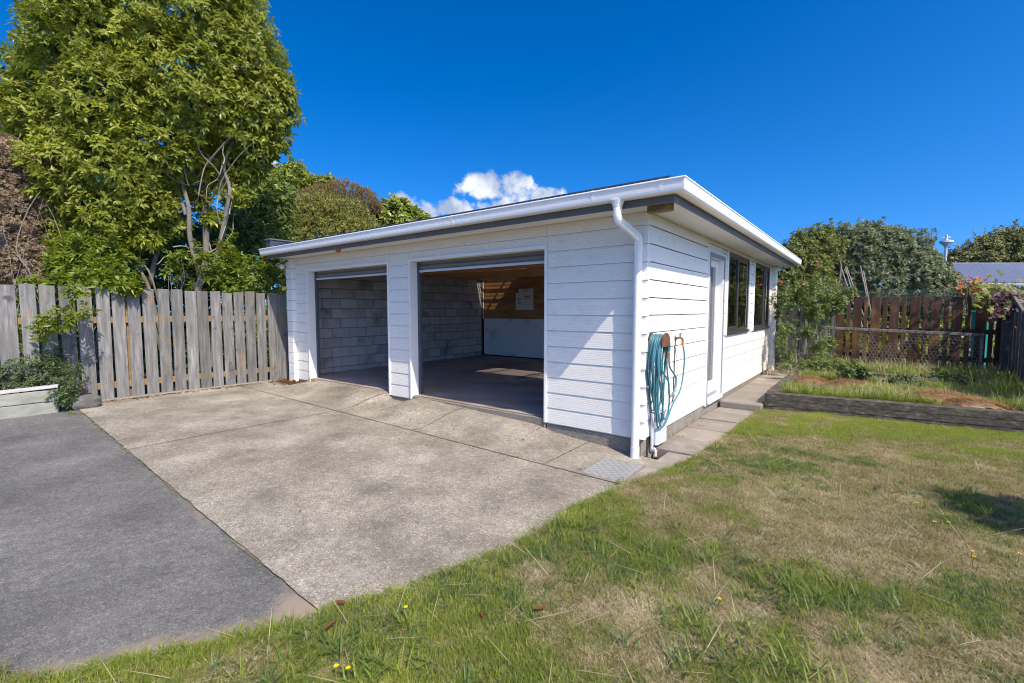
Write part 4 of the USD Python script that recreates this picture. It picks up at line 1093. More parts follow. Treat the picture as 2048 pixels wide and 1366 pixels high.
# white carton pinned to the plywood
nb = empty("flattened_carton", loc=(-5.345, PY - 0.003, 1.745), label="flattened white carton with red print fixed to the plywood wall", category="carton")
put("back_panel", MB().box(-0.20, 0.27, -0.012, 0.0, -0.27, 0.275, 0.002), M["card"], nb)
put("side_flap", MB().box(-0.285, -0.052, -0.026, -0.0125, -0.275, 0.175, 0.002), M["card"], nb)
put("front_flap", MB().box(-0.046, 0.235, -0.024, -0.0125, -0.265, 0.185, 0.002), M["card"], nb)


def words(parent, text, x, z, y, h, mat, bold=True, name="lettering"):
    t = meshkit.text_mesh(text, h, 0.0015, bold)
    v = np.array(t.vertices)
    v[:, 0] -= v[:, 0].mean()
    put(name, (np.stack([x + v[:, 0], y - v[:, 2], z + v[:, 1]], 1), np.array(t.faces)), mat, parent)


for txt, z in (("TURN", -0.005), ("UP", -0.060), ("WITH", -0.115)):
    words(nb, txt, -0.17, z, -0.0265, 0.036, M["dark_ink"])
put("red_band", MB().prism(np.array([(0.0, 0.055), (0.15, 0.065), (0.165, 0.09), (0.02, 0.083)]), lambda p, a: np.stack([p[:, 0], np.full(len(p), a), p[:, 1]], 1), -0.0262, -0.0243), M["red_ink"], nb)
words(nb, "INDOOR", 0.09, 0.010, -0.0245, 0.033, M["red_ink"], False)
words(nb, "HANDLE WITH CARE", 0.09, -0.135, -0.0245, 0.012, M["dark_ink"], False)
words(nb, "SET A DOOR", 0.02, 0.238, -0.0125, 0.022, M["dark_ink"])
words(nb, "THIS SIDE FIRST", 0.04, 0.203, -0.0125, 0.022, M["dark_ink"])
# ---------------------------------------------------------------- hose, tap, meter cover, drain cover
def gz(px, py, z=0.0):
    return ground_at(px, py, z)


HY, HZ = 0.135, 1.135
hr = empty("hose_hanger", loc=(0.0, HY, HZ), label="rusty steel hose hanger with half round flanges on the white side wall", category="hose hanger")


def flange(x, r, rz, t=0.004):
    tt = np.linspace(-0.35, np.pi + 0.35, 22)
    o = np.stack([r * np.cos(tt), rz * np.sin(tt)], 1)
    return MB().prism(o, lambda p, a: np.stack([np.full(len(p), a), p[:, 0], p[:, 1]], 1), x, x + t)


put("flange", flange(0.012, 0.105, 0.10), M["rust"], hr)
put("flange", flange(0.165, 0.125, 0.105), M["rust"], hr)
tt = np.linspace(-0.2, np.pi + 0.2, 18)
m = MB()
o1, o2 = np.stack([0.068 * np.cos(tt), 0.062 * np.sin(tt)], 1), np.stack([0.064 * np.cos(tt), 0.058 * np.sin(tt)], 1)
m.prism(np.vstack([o1, o2[::-1]]), lambda p, a: np.stack([np.full(len(p), a), p[:, 0], p[:, 1]], 1), 0.0165, 0.1645)
put("saddle", m, M["rust"], hr, smooth=40)
hose = empty("garden_hose", loc=(0.0, HY, HZ), label="coiled teal garden hose hanging in long loops beside the downpipe", category="hose")
rng = np.random.default_rng(5)
for k, (x, wl_, wr, zb, sh) in enumerate([(0.030, 0.105, 0.110, -0.62, 0.00), (0.046, 0.112, 0.100, -0.74, 0.03), (0.062, 0.120, 0.115, -0.60, -0.02), (0.078, 0.115, 0.105, -0.83, 0.05), (0.094, 0.130, 0.120, -0.71, 0.02),
                                         (0.110, 0.125, 0.112, -0.88, 0.02), (0.126, 0.118, 0.118, -0.66, 0.06), (0.142, 0.122, 0.120, -0.80, 0.10), (0.154, 0.100, 0.135, -0.56, 0.12)]):
    r = 0.078 + 0.004 * (k % 3)
    j = lambda s=0.012: rng.normal(0, s)
    xb = x + rng.normal(0.0, 0.02)
    xb = max(0.03, xb)
    pts = [(x, r * 0.75, r * 0.72), (x, 0, r), (x, -r * 0.75, r * 0.72), (x, -wl_ * 0.95, -0.03), (x + j(0.006), -wl_ - 0.02 + j(), -0.25), (xb, -wl_ * 0.8 + sh + j(), zb * 0.70), (xb, -wl_ * 0.45 + sh, zb * 0.93),
           (xb, sh, zb), (xb + 0.012, wr * 0.5 + sh, zb * 0.92), (xb + 0.012, wr * 0.85 + sh + j(), zb * 0.68), (x + j(0.006), wr + 0.01 + j(), -0.24), (x + 0.008, wr * 0.95, -0.03), (x + 0.008, r * 0.75, r * 0.72)]
    pts = [(max(0.024, p[0]), p[1], p[2]) for p in pts]
    put("hose_loop", MB().tube(smooth_path(pts, 6), 0.0088, 9), M["hose"], hose, smooth=True)
TAP = np.array([0.0, 0.86, 1.145]) - [0.0, HY, HZ]
pts = [TAP + [0.10, 0.02, -0.075], TAP + [0.105, 0.06, -0.16], TAP + [0.10, 0.09, -0.32], TAP + [0.09, 0.02, -0.58], (0.11, 0.42, -0.70), (0.12, 0.20, -0.84), (0.13, 0.02, -0.87), (0.13, -0.07, -0.72), (0.14, -0.125, -0.40), (0.15, -0.12, -0.05), (0.15, -0.06, 0.06), (0.155, 0.02, 0.085), (0.155, 0.085, 0.02), (0.155, 0.12, -0.10)]
put("hose_tail", MB().tube(smooth_path(pts, 7), 0.0088, 9), M["hose"], hose, smooth=True)
put("hose_end", MB().tube([(0.155, 0.12, -0.09), (0.155, 0.122, -0.12)], 0.012, 12), M["orange"], hose, smooth=40)
put("hose_end", MB().tube([(0.156, 0.123, -0.132), (0.156, 0.124, -0.165)], [0.013, 0.010], 12), M["orange"], hose, smooth=40)
tap = empty("garden_tap", loc=(0.0, 0.86, 1.145), label="outdoor brass tap with orange hose connector on the side wall", category="tap")
put("pipe", MB().tube(smooth_path([(0.02, -0.035, -0.74), (0.022, -0.02, -0.5), (0.02, -0.01, -0.2), (0.022, 0, -0.03), (0.03, 0.0, 0.0), (0.05, 0.0, 0.0)], 5), 0.0075, 8), M["darkpipe"], tap, smooth=True)
put("spout", MB().tube(smooth_path([(0.03, 0, 0), (0.085, 0.0, 0.005), (0.10, 0.008, -0.015), (0.10, 0.012, -0.03)], 5), 0.0125, 10), M["brass"], tap, smooth=True)
m = MB()
m.tube([(0.075, 0, 0.01), (0.075, 0.0, 0.045)], 0.008, 10)
m.bar((0.075, -0.035, 0.047), (0.075, 0.055, 0.053), 0.016, 0.008, 0.002)
put("handle", m, M["brass"], tap, smooth=40)
put("connector", MB().tube([(0.10, 0.012, -0.028), (0.10, 0.015, -0.045), (0.10, 0.018, -0.06), (0.10, 0.02, -0.085)], [0.013, 0.015, 0.014, 0.011], 12), M["orange"], tap, smooth=40)
put("base_plate", MB().box(0.018, 0.024, -0.022, 0.022, -0.03, 0.03, 0.002), M["galv"], tap)
mc = empty("meter_cover", loc=(0.0, 0.30, 0.0), label="grey plastic service cover at the foot of the side wall under the hose", category="service cover")
o = np.array([(0.0, -0.155), (0.055, -0.155), (0.078, -0.13), (0.082, 0.10), (0.06, 0.15), (0.0, 0.15)])
put("cover", MB().prism(o, lambda p, a: np.stack([0.021 + p[:, 0], p[:, 1], np.full(len(p), a)], 1), 0.065, 0.40), M["grey_plastic"], mc)
put("lid", MB().box(0.021, 0.112, -0.16, 0.155, 0.4005, 0.412, 0.004), M["grey_plastic"], mc)
put("conduit", MB().tube([(0.05, -0.185, 0.0), (0.05, -0.185, 0.40)], 0.016, 12), M["grey_plastic"], mc, smooth=40)
put("conduit", MB().tube(smooth_path([(0.10, -0.21, -0.03), (0.10, -0.215, 0.03), (0.085, -0.22, 0.055)], 4), 0.012, 10), M["white"], mc, smooth=40)
# drain cover of chequer plate
dc = empty("drain_cover", loc=(-0.04, -0.62, 0.0), label="square steel chequer plate drain cover in the concrete by the downpipe", category="drain cover")
zc = float(apron_z(-0.04, -0.62)) + 0.008
put("plate", MB().box(-0.20, 0.19, -0.25, 0.25, zc - 0.05, zc, 0.003), M["galv"], dc)
m = MB()
for i in range(9):
    for j in range(12):
        x, y = -0.176 + 0.0425 * i, -0.228 + 0.0415 * j
        R = rot([0, 0, 1], math.radians(42 if (i + j) % 2 else -42))
        m.box(x - 0.017, x + 0.017, y - 0.0045, y + 0.0045, zc - 0.001, zc + 0.0028, 0.001, R=R)
put("tread", m, M["galv"], dc, kind="stuff")
m = MB()
m.box(-0.225, 0.215, -0.275, -0.254, zc - 0.06, zc - 0.004, 0.003).box(-0.225, 0.215, 0.254, 0.275, zc - 0.06, zc - 0.004, 0.003)
m.box(-0.225, -0.204, -0.2535, 0.2535, zc - 0.06, zc - 0.0045, 0.003).box(0.194, 0.215, -0.2535, 0.2535, zc - 0.06, zc - 0.0045, 0.003)
put("frame", m, M["footing"], dc)

# ---------------------------------------------------------------- left paling fence
FENX = -7.35
PAL = [(-3.799, -3.624), (-3.583, -3.429), (-3.394, -3.234), (-3.197, -3.04), (-3.005, -2.843), (-2.81, -2.653), (-2.618, -2.466), (-2.432, -2.274), (-2.238, -2.081), (-2.049, -1.892), (-1.857, -1.698), (-1.663, -1.504), (-1.479, -1.319),
       (-1.288, -1.131), (-1.092, -0.929), (-0.901, -0.742), (-0.713, -0.552), (-0.518, -0.357), (-0.316, -0.148), (-0.138, 0.046)]
lfence = empty("paling_fence", loc=(FENX, 0, 0), label="weathered grey timber paling fence left of the garage", category="fence")
rng = np.random.default_rng(17)
for i in range(6):
    PAL.insert(0, (PAL[0][0] - 0.195, PAL[0][0] - 0.04))


def paling(y0, y1, z0, z1, th, lean, axis="y", cup=0.0):
    m = MB()
    n = 7
    zz = np.linspace(z0, z1, n)
    wob = np.cumsum(rng.normal(0, 0.0012, n))
    wob -= wob.mean()
    v = []
    for z, w in zip(zz, wob):
        s = lean * (z - z0)
        for (a, b) in ((0, y0 + 0.004), (0, y1 - 0.004), (-0.004, y1), (-th, y1), (-th, y0), (-0.004, y0)):
            v.append((a, b + s + w, z))
    v = np.array(v)
    tip = 5 * [0]
    v[-6:, 2] += rng.normal(0, 0.003, 6)
    k = np.arange(6)
    f = []
    for r in range(n - 1):
        f.append(np.stack([r * 6 + k, r * 6 + (k + 1) % 6, (r + 1) * 6 + (k + 1) % 6, (r + 1) * 6 + k], 1))
    f = np.vstack(f)
    f = np.vstack([f[:, [0, 1, 2]], f[:, [0, 2, 3]], np.array([[0, j + 1, j] for j in range(1, 5)]), np.array([[(n - 1) * 6, (n - 1) * 6 + j, (n - 1) * 6 + j + 1] for j in range(1, 5)])])
    if axis == "x":
        v = np.stack([v[:, 1], v[:, 0], v[:, 2]], 1) * [1, 1, 1]
        f = f[:, ::-1]
        v[:, 1] = -v[:, 1]
    return v, f


for i, (a, b) in enumerate(PAL):
    top = 1.785 + 0.012 * (-a) * 0.5 + rng.normal(0, 0.010)
    v, f = paling(a - 0.001, b + 0.001, 0.095 if a > -2.9 else 0.09, top, 0.020, rng.normal(0, 0.0025))
    v[:, 0] += rng.normal(0, 0.004)
    put("paling", (v, f), M["paling"], lfence)
v, f = paling(0.052, 0.145, 0.10, 1.33, 0.020, 0.0)
put("paling", (v, f), M["paling"], lfence, label="short cut paling against the garage")
for z in (0.27, 1.27):
    put("rail", MB().box(-0.070, -0.0245, -5.0, 0.2, z, z + 0.095, 0.004), M["rail"], lfence)
for y in (-4.6, -2.45, -0.25):
    put("post", MB().box(-0.175, -0.075, y, y + 0.1, -0.1, 1.62, 0.004), M["rail"], lfence)
v, f = grid_sheet(-0.05, 0.09, -2.95, 0.0, 0.05, lambda X, Y: 0.125 + 0.006 * np.sin(Y * 9) - 0.03 * (X > 0.07) + 0 * X)
m = MB().box(-0.06, 0.075, -2.95, -0.095, -0.05, 0.118, 0.012)
put("plinth", m, M["footing"], lfence)

# planter box with a shrub, stone beside it
PX_, PY1 = -6.88, -3.34
pb = empty("planter_box", loc=(PX_, PY1, 0.0), label="timber planter box of peeling pale green boards by the driveway edge", category="planter")
put("board", MB().box(-0.03, 0.0, -2.2, 0.0, 0.07, 0.235, 0.006), M["planter"], pb)
put("board", MB().box(-0.03, 0.002, -2.2, 0.002, 0.243, 0.395, 0.006), M["planter"], pb)
put("board", MB().box(-0.36, -0.031, -0.03, -0.0005, 0.07, 0.235, 0.006), M["planter"], pb)
put("board", MB().box(-0.36, -0.031, -0.03, 0.0005, 0.243, 0.395, 0.006), M["planter"], pb)
cap = MB()
yy = np.linspace(-2.2, 0.004, 14)
zz = 0.401 + 0.022 * np.clip((yy + 0.9) / 0.9, 0, 1) ** 1.5
v = np.vstack([[(-0.045, y, z), (0.012, y, z), (0.012, y, z + 0.04), (-0.045, y, z + 0.04)] for y, z in zip(yy, zz)])
k = np.arange(4)
f = np.vstack([np.stack([r * 4 + k, (r + 1) * 4 + k, (r + 1) * 4 + (k + 1) % 4, r * 4 + (k + 1) % 4], 1) for r in range(13)] + [np.array([[0, 1, 2, 3]]), np.array([[52, 55, 54, 53]])])
put("cap_board", (v, f), M["planter_cap"], pb)
put("soil", MB().box(-0.355, -0.032, -2.2, -0.032, 0.05, 0.34), M["soil"], pb)
m = trimesh.creation.icosphere(4, 1.0)
v = np.array(m.vertices)
v = np.sign(v) * np.abs(v) ** 0.62
v *= 1 + 0.34 * (fbm(v * 1.6 + 9, 4, 2)[:, None] - 0.5)
v = v * [0.095, 0.165, 0.105] + [-6.90, -3.06, 0.175]
put("loose_stone", (v, np.array(m.faces)), M["rock"], smooth=40, label="rough grey stone block between planter box and paling fence", category="stone")

# ---------------------------------------------------------------- plants on the left
plant("planter_shrub", "low dark green bushy shrub growing out of the planter box", "shrub",
      px_lobes([(30, 745, 34, 0), (75, 738, 34, 0.05), (110, 760, 30, 0.05), (60, 775, 30, -0.1), (128, 790, 24, 0.0), (10, 780, 30, 0), (85, 712, 20, 0.25), (138, 742, 16, 0.15), (118, 722, 14, 0.25), (30, 715, 14, 0.2)], 6.35),
      950, 7, 0.048, 0.017, 1.1, 0.15, LEAF["shrub"], 41, shoots=25, shoot_len=0.18, base=(-7.1, -3.55, 0.3), trunk_r=0.012, stems=5, lump=0.45)
plant("fence_sprig", "bright green leafy branch reaching over the paling fence tops", "branch",
      px_lobes([(100, 642, 18, 0), (130, 638, 20, 0.05), (150, 630, 14, 0.1), (168, 622, 12, 0.1), (85, 655, 12, 0), (150, 585, 16, 0.1), (172, 598, 8, 0.1), (82, 675, 8, 0.0)], 6.3),
      105, 9, 0.085, 0.026, 1.15, 0.25, LEAF["sprout"], 42, base=(-7.2, -3.15, 1.2), trunk_r=0.012, stems=3, inner=0.0, lump=0.3, lump_scale=1.0)
big = [(290, 60, 190, 0), (195, 135, 132, -0.2), (400, 60, 145, 0), (120, 175, 90, 0.0), (470, 120, 108, 0.2), (535, 205, 62, 0.3), (480, 235, 90, 0.2), (375, 190, 125, -0.3), (250, 235, 130, -0.5), (120, 255, 105, -0.3), (45, 235, 72, 0), (60, 190, 50, 0.1),
       (290, -70, 200, 0.2), (420, -40, 100, 0.2), (210, -20, 100, 0.3), (175, 350, 105, -0.6), (115, 410, 78, -0.5), (250, 340, 88, -0.7), (310, 300, 85, -0.6), (75, 340, 75, -0.4), (225, 430, 70, -0.7), (150, 470, 58, -0.5), (300, 405, 48, -0.6),
       (505, 300, 50, 0.3), (543, 270, 38, 0.4), (495, 340, 36, 0.4), (445, 290, 50, 0.3), (330, 410, 24, -0.5), (555, 180, 40, 0.3), (470, 385, 34, 0.3), (430, 440, 20, 0.2), (350, 450, 24, -0.2), (395, 395, 26, 0.1), (455, 330, 40, 0.3), (350, 370, 30, -0.2), (415, 345, 34, 0.2), (290, 465, 40, -0.5), (235, 480, 40, -0.6)]
BL = px_lobes([(x, y, r * 0.88, o) for x, y, r, o in big], 9.0)
rng = np.random.default_rng(6)
tree = empty("broadleaf_tree", loc=(-8.6, -1.1, 0.1), label="tall glossy broadleaf tree with several grey stems behind the paling fence", category="tree")
P, A = crown_points(BL, 20000, rng, 0.26, 0.38, 0.40, None, 3.2)
C_ = np.array([l[0] for l in BL])
pk = rng.integers(0, len(BL), 2600)
Q = C_[pk] + unit(rng.normal(size=(2600, 3))) * (np.array([l[1] for l in BL])[pk] * 0.75 * rng.random(2600) ** 0.5)[:, None]
P, A = np.vstack([P, Q]), np.vstack([A, unit(rng.normal(size=(2600, 3)) + [0, 0, 0.7])])
v, f = leaves(P - [-8.6, -1.1, 0.1], A, 9, 0.102, 0.038, 1.35, 0.22, rng)
put("crown", (v, f), LEAF["big"], tree, kind="stuff")
o = np.array([-8.6, -1.1, 0.1])
STEMS = [([(395, 600), (400, 560), (385, 510), (375, 470), (372, 420), (360, 380), (340, 330), (330, 250)], 8.75, 0.085, 0.03), ([(402, 600), (410, 520), (408, 450), (402, 380), (398, 300), (400, 220), (380, 120)], 9.2, 0.10, 0.04),
         ([(410, 600), (425, 540), (438, 480), (448, 420), (452, 380), (440, 330), (470, 260)], 9.05, 0.075, 0.03), ([(430, 560), (445, 470), (455, 400), (470, 330), (520, 240)], 9.3, 0.05, 0.02),
         ([(298, 600), (300, 560), (310, 500), (306, 450), (320, 380), (300, 300)], 8.8, 0.075, 0.03), ([(302, 590), (280, 540), (268, 480), (240, 430), (200, 380)], 8.7, 0.05, 0.02),
         ([(372, 430), (352, 380), (330, 330), (322, 280), (310, 200)], 8.7, 0.05, 0.02), ([(305, 560), (260, 520), (200, 490), (160, 450)], 8.6, 0.028, 0.012), ([(404, 420), (430, 380), (440, 330), (430, 250)], 9.2, 0.04, 0.02)]
for pts, d, r0, r1 in [(a, b, c * 0.72, e * 0.72) for a, b, c, e in STEMS]:
    p = np.array([at(x, y, d) - o for x, y in pts])
    p[:, 0] += np.linspace(0.0, 0.25, len(p))
    if pts[0][1] > 555:
        p = np.vstack([[p[0, 0] * 0.6 , p[0, 1] * 0.6, -0.1], p])
    p = smooth_path(p, 5)
    put("stem", MB().tube(p, np.linspace(r0, r1, len(p)), 9), M["bark"], tree, smooth=True)
m = MB()
for k in range(40):
    s = at(rng.uniform(290, 460), rng.uniform(300, 520), rng.uniform(8.6, 9.3)) - o
    e = s + rng.normal(0, 0.45, 3) + [0, 0, 0.35]
    add_limb(m, s, e, 0.012, 0.004, rng, 5, 5)
put("twig", m, M["twig"], tree, kind="stuff")

plant("brown_shrub", "tall pinkish brown seeding shrub at the left edge above the fence", "shrub",
      px_lobes([(15, 330, 42, 0), (55, 350, 42, 0.1), (20, 400, 52, 0), (70, 405, 36, 0.1), (35, 460, 48, 0), (55, 520, 42, 0), (10, 530, 46, -0.1), (95, 365, 20, 0.1), (85, 555, 30, 0), (15, 290, 20, 0.1)], 7.9),
      6500, 9, 0.044, 0.015, 1.1, 0.0, LEAF["pinkish"], 43, base=(-8.2, -3.6, 0.1), trunk_r=0.014, stems=5, lump=0.45, shell=0.6, inner=0.6, shoots=60, shoot_len=0.3)
plant("yellow_green_bush", "yellow green broadleaf bush just above the left fence palings", "shrub",
      px_lobes([(160, 520, 42, 0), (200, 510, 38, 0.1), (130, 535, 30, 0), (180, 550, 34, -0.1), (220, 545, 26, 0), (150, 490, 20, 0.1), (245, 560, 18, 0), (120, 562, 15, -0.95), (165, 560, 16, -0.95), (205, 562, 14, -0.9), (240, 572, 12, -0.8), (268, 578, 9, -0.7), (60, 565, 9, -0.95)], 7.9),
      760, 9, 0.105, 0.036, 1.15, 0.25, LEAF["sprout"], 44, shoots=30, shoot_len=0.35, base=(-8.3, -2.7, 0.1), trunk_r=0.02, stems=4, inner=0.3)
plant("yellow_green_bush", "yellow green sprouting bush between tree stems and garage corner", "shrub",
      px_lobes([(445, 545, 26, 0), (490, 540, 30, 0.1), (520, 560, 32, 0.1), (470, 570, 24, 0), (425, 575, 16, 0), (540, 545, 14, 0.1), (395, 575, 14, 0), (490, 575, 24, 0), (455, 510, 12, 0)], 8.9),
      420, 8, 0.095, 0.032, 1.15, 0.25, LEAF["sprout"], 45, shoots=25, shoot_len=0.35, base=(-8.3, -0.4, 0.1), trunk_r=0.018, stems=4, inner=0.3)
plant("sapling", "slim yellow leaved sapling among the tree stems", "sapling",
      px_lobes([(355, 520, 14, 0), (345, 545, 16, 0), (365, 505, 9, 0), (340, 510, 8, 0), (405, 520, 14, 0.1), (410, 545, 12, 0.1), (400, 490, 9, 0.1)], 8.5),
      85, 8, 0.09, 0.03, 1.15, 0.3, LEAF["sprout"], 46, base=(-8.2, -1.4, 0.1), trunk_r=0.012, stems=3, inner=0.0)
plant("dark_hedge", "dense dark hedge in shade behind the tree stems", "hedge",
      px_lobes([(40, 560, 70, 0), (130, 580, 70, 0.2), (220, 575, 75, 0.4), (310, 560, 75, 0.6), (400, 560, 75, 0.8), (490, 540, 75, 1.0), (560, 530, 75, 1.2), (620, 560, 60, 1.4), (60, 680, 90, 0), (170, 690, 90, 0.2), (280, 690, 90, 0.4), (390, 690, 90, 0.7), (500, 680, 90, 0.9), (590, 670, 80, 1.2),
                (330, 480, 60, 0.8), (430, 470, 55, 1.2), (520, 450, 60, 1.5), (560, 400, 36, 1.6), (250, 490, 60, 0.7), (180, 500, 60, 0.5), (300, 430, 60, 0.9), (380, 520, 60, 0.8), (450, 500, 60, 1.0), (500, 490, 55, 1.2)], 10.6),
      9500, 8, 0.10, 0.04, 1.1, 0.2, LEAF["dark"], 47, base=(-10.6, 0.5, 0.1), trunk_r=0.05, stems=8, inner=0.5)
plant("round_tree", "rounded green tree rising left of the garage roof", "tree",
      px_lobes([(565, 395, 52, 0), (600, 400, 48, 0.3), (535, 425, 50, 0), (588, 358, 30, 0.3), (500, 440, 44, -0.2), (610, 372, 22, 0.2), (550, 365, 22, 0.2), (560, 470, 60, 0), (640, 372, 16, 0.5), (655, 366, 14, 0.5)], 15.5),
      3600, 8, 0.13, 0.055, 1.1, 0.15, LEAF["mid"], 48, shoots=40, shoot_len=0.4, base=tuple(at(560, 640, 15.5) * [1, 1, 0]), trunk_r=0.1, stems=4)
plant("olive_bush", "feathery olive green bush over the garage roof edge", "shrub",
      px_lobes([(610, 450, 52, 0), (570, 490, 55, 0), (655, 430, 42, 0.2), (700, 440, 40, 0.4), (640, 480, 55, 0), (690, 480, 50, 0.2), (630, 410, 26, 0.2), (730, 470, 34, 0.4), (590, 530, 55, 0), (660, 520, 55, 0)], 13.6),
      5200, 9, 0.085, 0.022, 0.9, 0.0, LEAF["olive"], 49, shoots=70, shoot_len=0.5, base=tuple(at(620, 640, 13.6) * [1, 1, 0]), trunk_r=0.07, stems=6, lump=0.5, shell=0.5)
plant("rusty_bush", "fine rusty brown bush peeping above the olive bush", "shrub",
      px_lobes([(670, 398, 30, 0), (700, 396, 32, 0.2), (730, 405, 26, 0.3), (645, 395, 26, 0), (620, 400, 22, 0), (690, 425, 40, 0.3), (750, 415, 14, 0.3)], 14.9),
      3000, 8, 0.10, 0.012, 0.55, -0.1, LEAF["rusty"], 50, base=tuple(at(690, 640, 14.9) * [1, 1, 0]), trunk_r=0.06, stems=6, lump=0.4, up=1.0)
plant("round_leaf_tree", "rounded dark glossy tree right of the olive bush above the roof", "tree",
      px_lobes([(790, 450, 50, 0), (760, 455, 38, 0), (825, 455, 38, 0.2), (800, 428, 26, 0.1), (770, 430, 22, 0), (845, 450, 20, 0.2), (735, 480, 40, 0), (800, 500, 60, 0)], 16.0),
      1800, 8, 0.15, 0.085, 1.15, 0.2, LEAF["mid"], 51, base=tuple(at(790, 640, 16.0) * [1, 1, 0]), trunk_r=0.1, stems=4, lump=0.25)
# neighbour's wall glimpsed through the palings
nh = empty("neighbour_shed", loc=(-15.5, -3.6, 0.1), label="slate blue and white shed glimpsed through gaps in the left fence", category="shed")
put("wall", MB().box(-2.0, 0.0, -3.0, 3.4, -0.2, 2.0), M["blue_wall"], nh)
for k in range(5):
    put("white_board", MB().box(0.001, 0.03, -3.0, 0.6, 0.9 + 0.2 * k, 1.09 + 0.2 * k, 0.006), M["white"], nh)
put("roof", MB().box(-2.3, 0.3, -3.3, 3.7, 2.001, 2.08), M["blue_roof"], nh)

# ---------------------------------------------------------------- raised bed, right fence and beyond
bed = empty("raised_bed", label="raised garden bed with board marked grey concrete walls", category="garden bed")
BEDY0 = 3.06


def rough_wall(x0, x1, y0, y1, z0, z1, seed, lifts=()):
    """a cast wall: gridded top and faces, pitted, board lines standing a few millimetres proud"""
    parts = []
    m = trimesh.creation.box((x1 - x0, y1 - y0, z1 - z0))
    m.apply_translation([(x0 + x1) / 2, (y0 + y1) / 2, (z0 + z1) / 2])
    m = m.subdivide_to_size(0.07)
    v = np.array(m.vertices)
    q = fbm(v * 7 + seed, 4, seed)
    n = np.zeros_like(v)
    for a, (lo, hi) in enumerate(((x0, x1), (y0, y1), (z0, z1))):
        n[:, a] = np.where(np.abs(v[:, a] - lo) < 1e-6, -1, np.where(np.abs(v[:, a] - hi) < 1e-6, 1, 0))
    edge = (np.abs(n).sum(1) > 1.5)
    v = v + n * ((q[:, None] - 0.5) * 0.016) - n * (edge[:, None] * 0.009)
    return v, np.array(m.faces)


front = empty("bed_wall", bed)
for zlo, zhi, off in ((-0.12, 0.075, 0.0), (0.078, 0.165, 0.004), (0.168, 0.255, 0.001)):
    v, f = rough_wall(0.605, 3.95, BEDY0 - off, BEDY0 + 0.21, zlo, zhi, 3 + int(zhi * 100))
    v[:, 1] += (v[:, 0] - 0.605) * 0.118
    put("cast_lift", (v, f), M["bed_wall"], front, smooth=30)
side = empty("bed_wall", bed)
for zlo, zhi, off in ((-0.1, 0.14, 0.0), (0.143, 0.258, 0.003)):
    put("cast_lift", rough_wall(0.607 - off, 0.785, BEDY0 + 0.212, 7.30, zlo, zhi, 5 + int(zhi * 100)), M["bed_wall"], side, smooth=30)


def bed_z(X, Y):
    h = 0.205 + 0.07 * (fbm(np.stack([X * 1.4, Y * 1.4, X * 0], -1), 3, 12) - 0.35) + 0.05 * np.clip((Y - 5.5) / 2, 0, 1)
    return h


put("soil", grid_sheet(0.78, 5.2, 3.26, 7.6, 0.06, bed_z, keep=lambda X, Y: Y > 3.24 + (X - 0.605) * 0.118), M["soil"], bed)
put("timber_edge", MB().bar((1.35, 6.05, 0.31), (2.7, 5.60, 0.30), 0.04, 0.09, 0.004), M["old_paling"], bed)

RFY = 7.5
rfence = empty("paling_fence", loc=(0, RFY, 0), label="red brown fence of wide and narrow palings behind the raised bed", category="fence")
RP = [(1.21, 1.352), (1.398, 1.467), (1.51, 1.65), (1.686, 1.747), (1.796, 1.945), (1.985, 2.064), (2.096, 2.242), (2.285, 2.354), (2.4, 2.55), (2.599, 2.667), (2.704, 2.852), (2.904, 2.977), (3.007, 3.155), (3.2, 3.272), (3.328, 3.477), (3.51, 3.574), (3.606, 3.68)]
rng = np.random.default_rng(23)
for a, b in RP:
    v, f = paling(a, b, 0.18, 1.745 - 0.018 * (a - 1.2) + rng.normal(0, 0.004), 0.018, rng.normal(0, 0.003), "x")
    put("paling", (v, f), M["red_paling"], rfence)
for z in (0.50, 1.02):
    put("rail", MB().box(1.15, 3.75, 0.019, 0.065, z, z + 0.09, 0.004), M["red_paling"], rfence)
ofence = empty("paling_fence", loc=(0, RFY, 0), label="old grey paling fence under the climbing vine next to the garage", category="fence")
x = 0.0
while x < 1.15:
    w = (0.155, 0.09)[int(x * 7) % 2]
    v, f = paling(x, x + w, 0.12, 1.70 + rng.normal(0, 0.015), 0.02, rng.normal(0, 0.004), "x")
    put("paling", (v, f), M["old_paling"], ofence)
    x += w + 0.055
put("rail", MB().box(-0.05, 1.149, 0.021, 0.066, 1.35, 1.44, 0.004), M["old_paling"], ofence)
dfence = empty("paling_fence", loc=(3.72, RFY, 0), label="dark lichen grey paling fence returning towards the camera at the right edge", category="fence")
for y in np.arange(-3.4, 0.0, 0.215):
    v, f = paling(y, y + 0.18, 0.1, 1.44 + rng.normal(0, 0.02), 0.022, rng.normal(0, 0.006))
    v[:, 0] = -v[:, 0]
    put("paling", (v, f[:, ::-1]), M["dark_paling"], dfence)
put("post", MB().box(-0.10, 0.0, -0.42, -0.32, 0.1, 1.30, 0.006), M["dark_paling"], dfence)
put("brace", MB().bar((0.05, -0.9, 1.42), (0.05, -0.05, 1.72), 0.04, 0.09, 0.003), M["old_paling"], dfence)

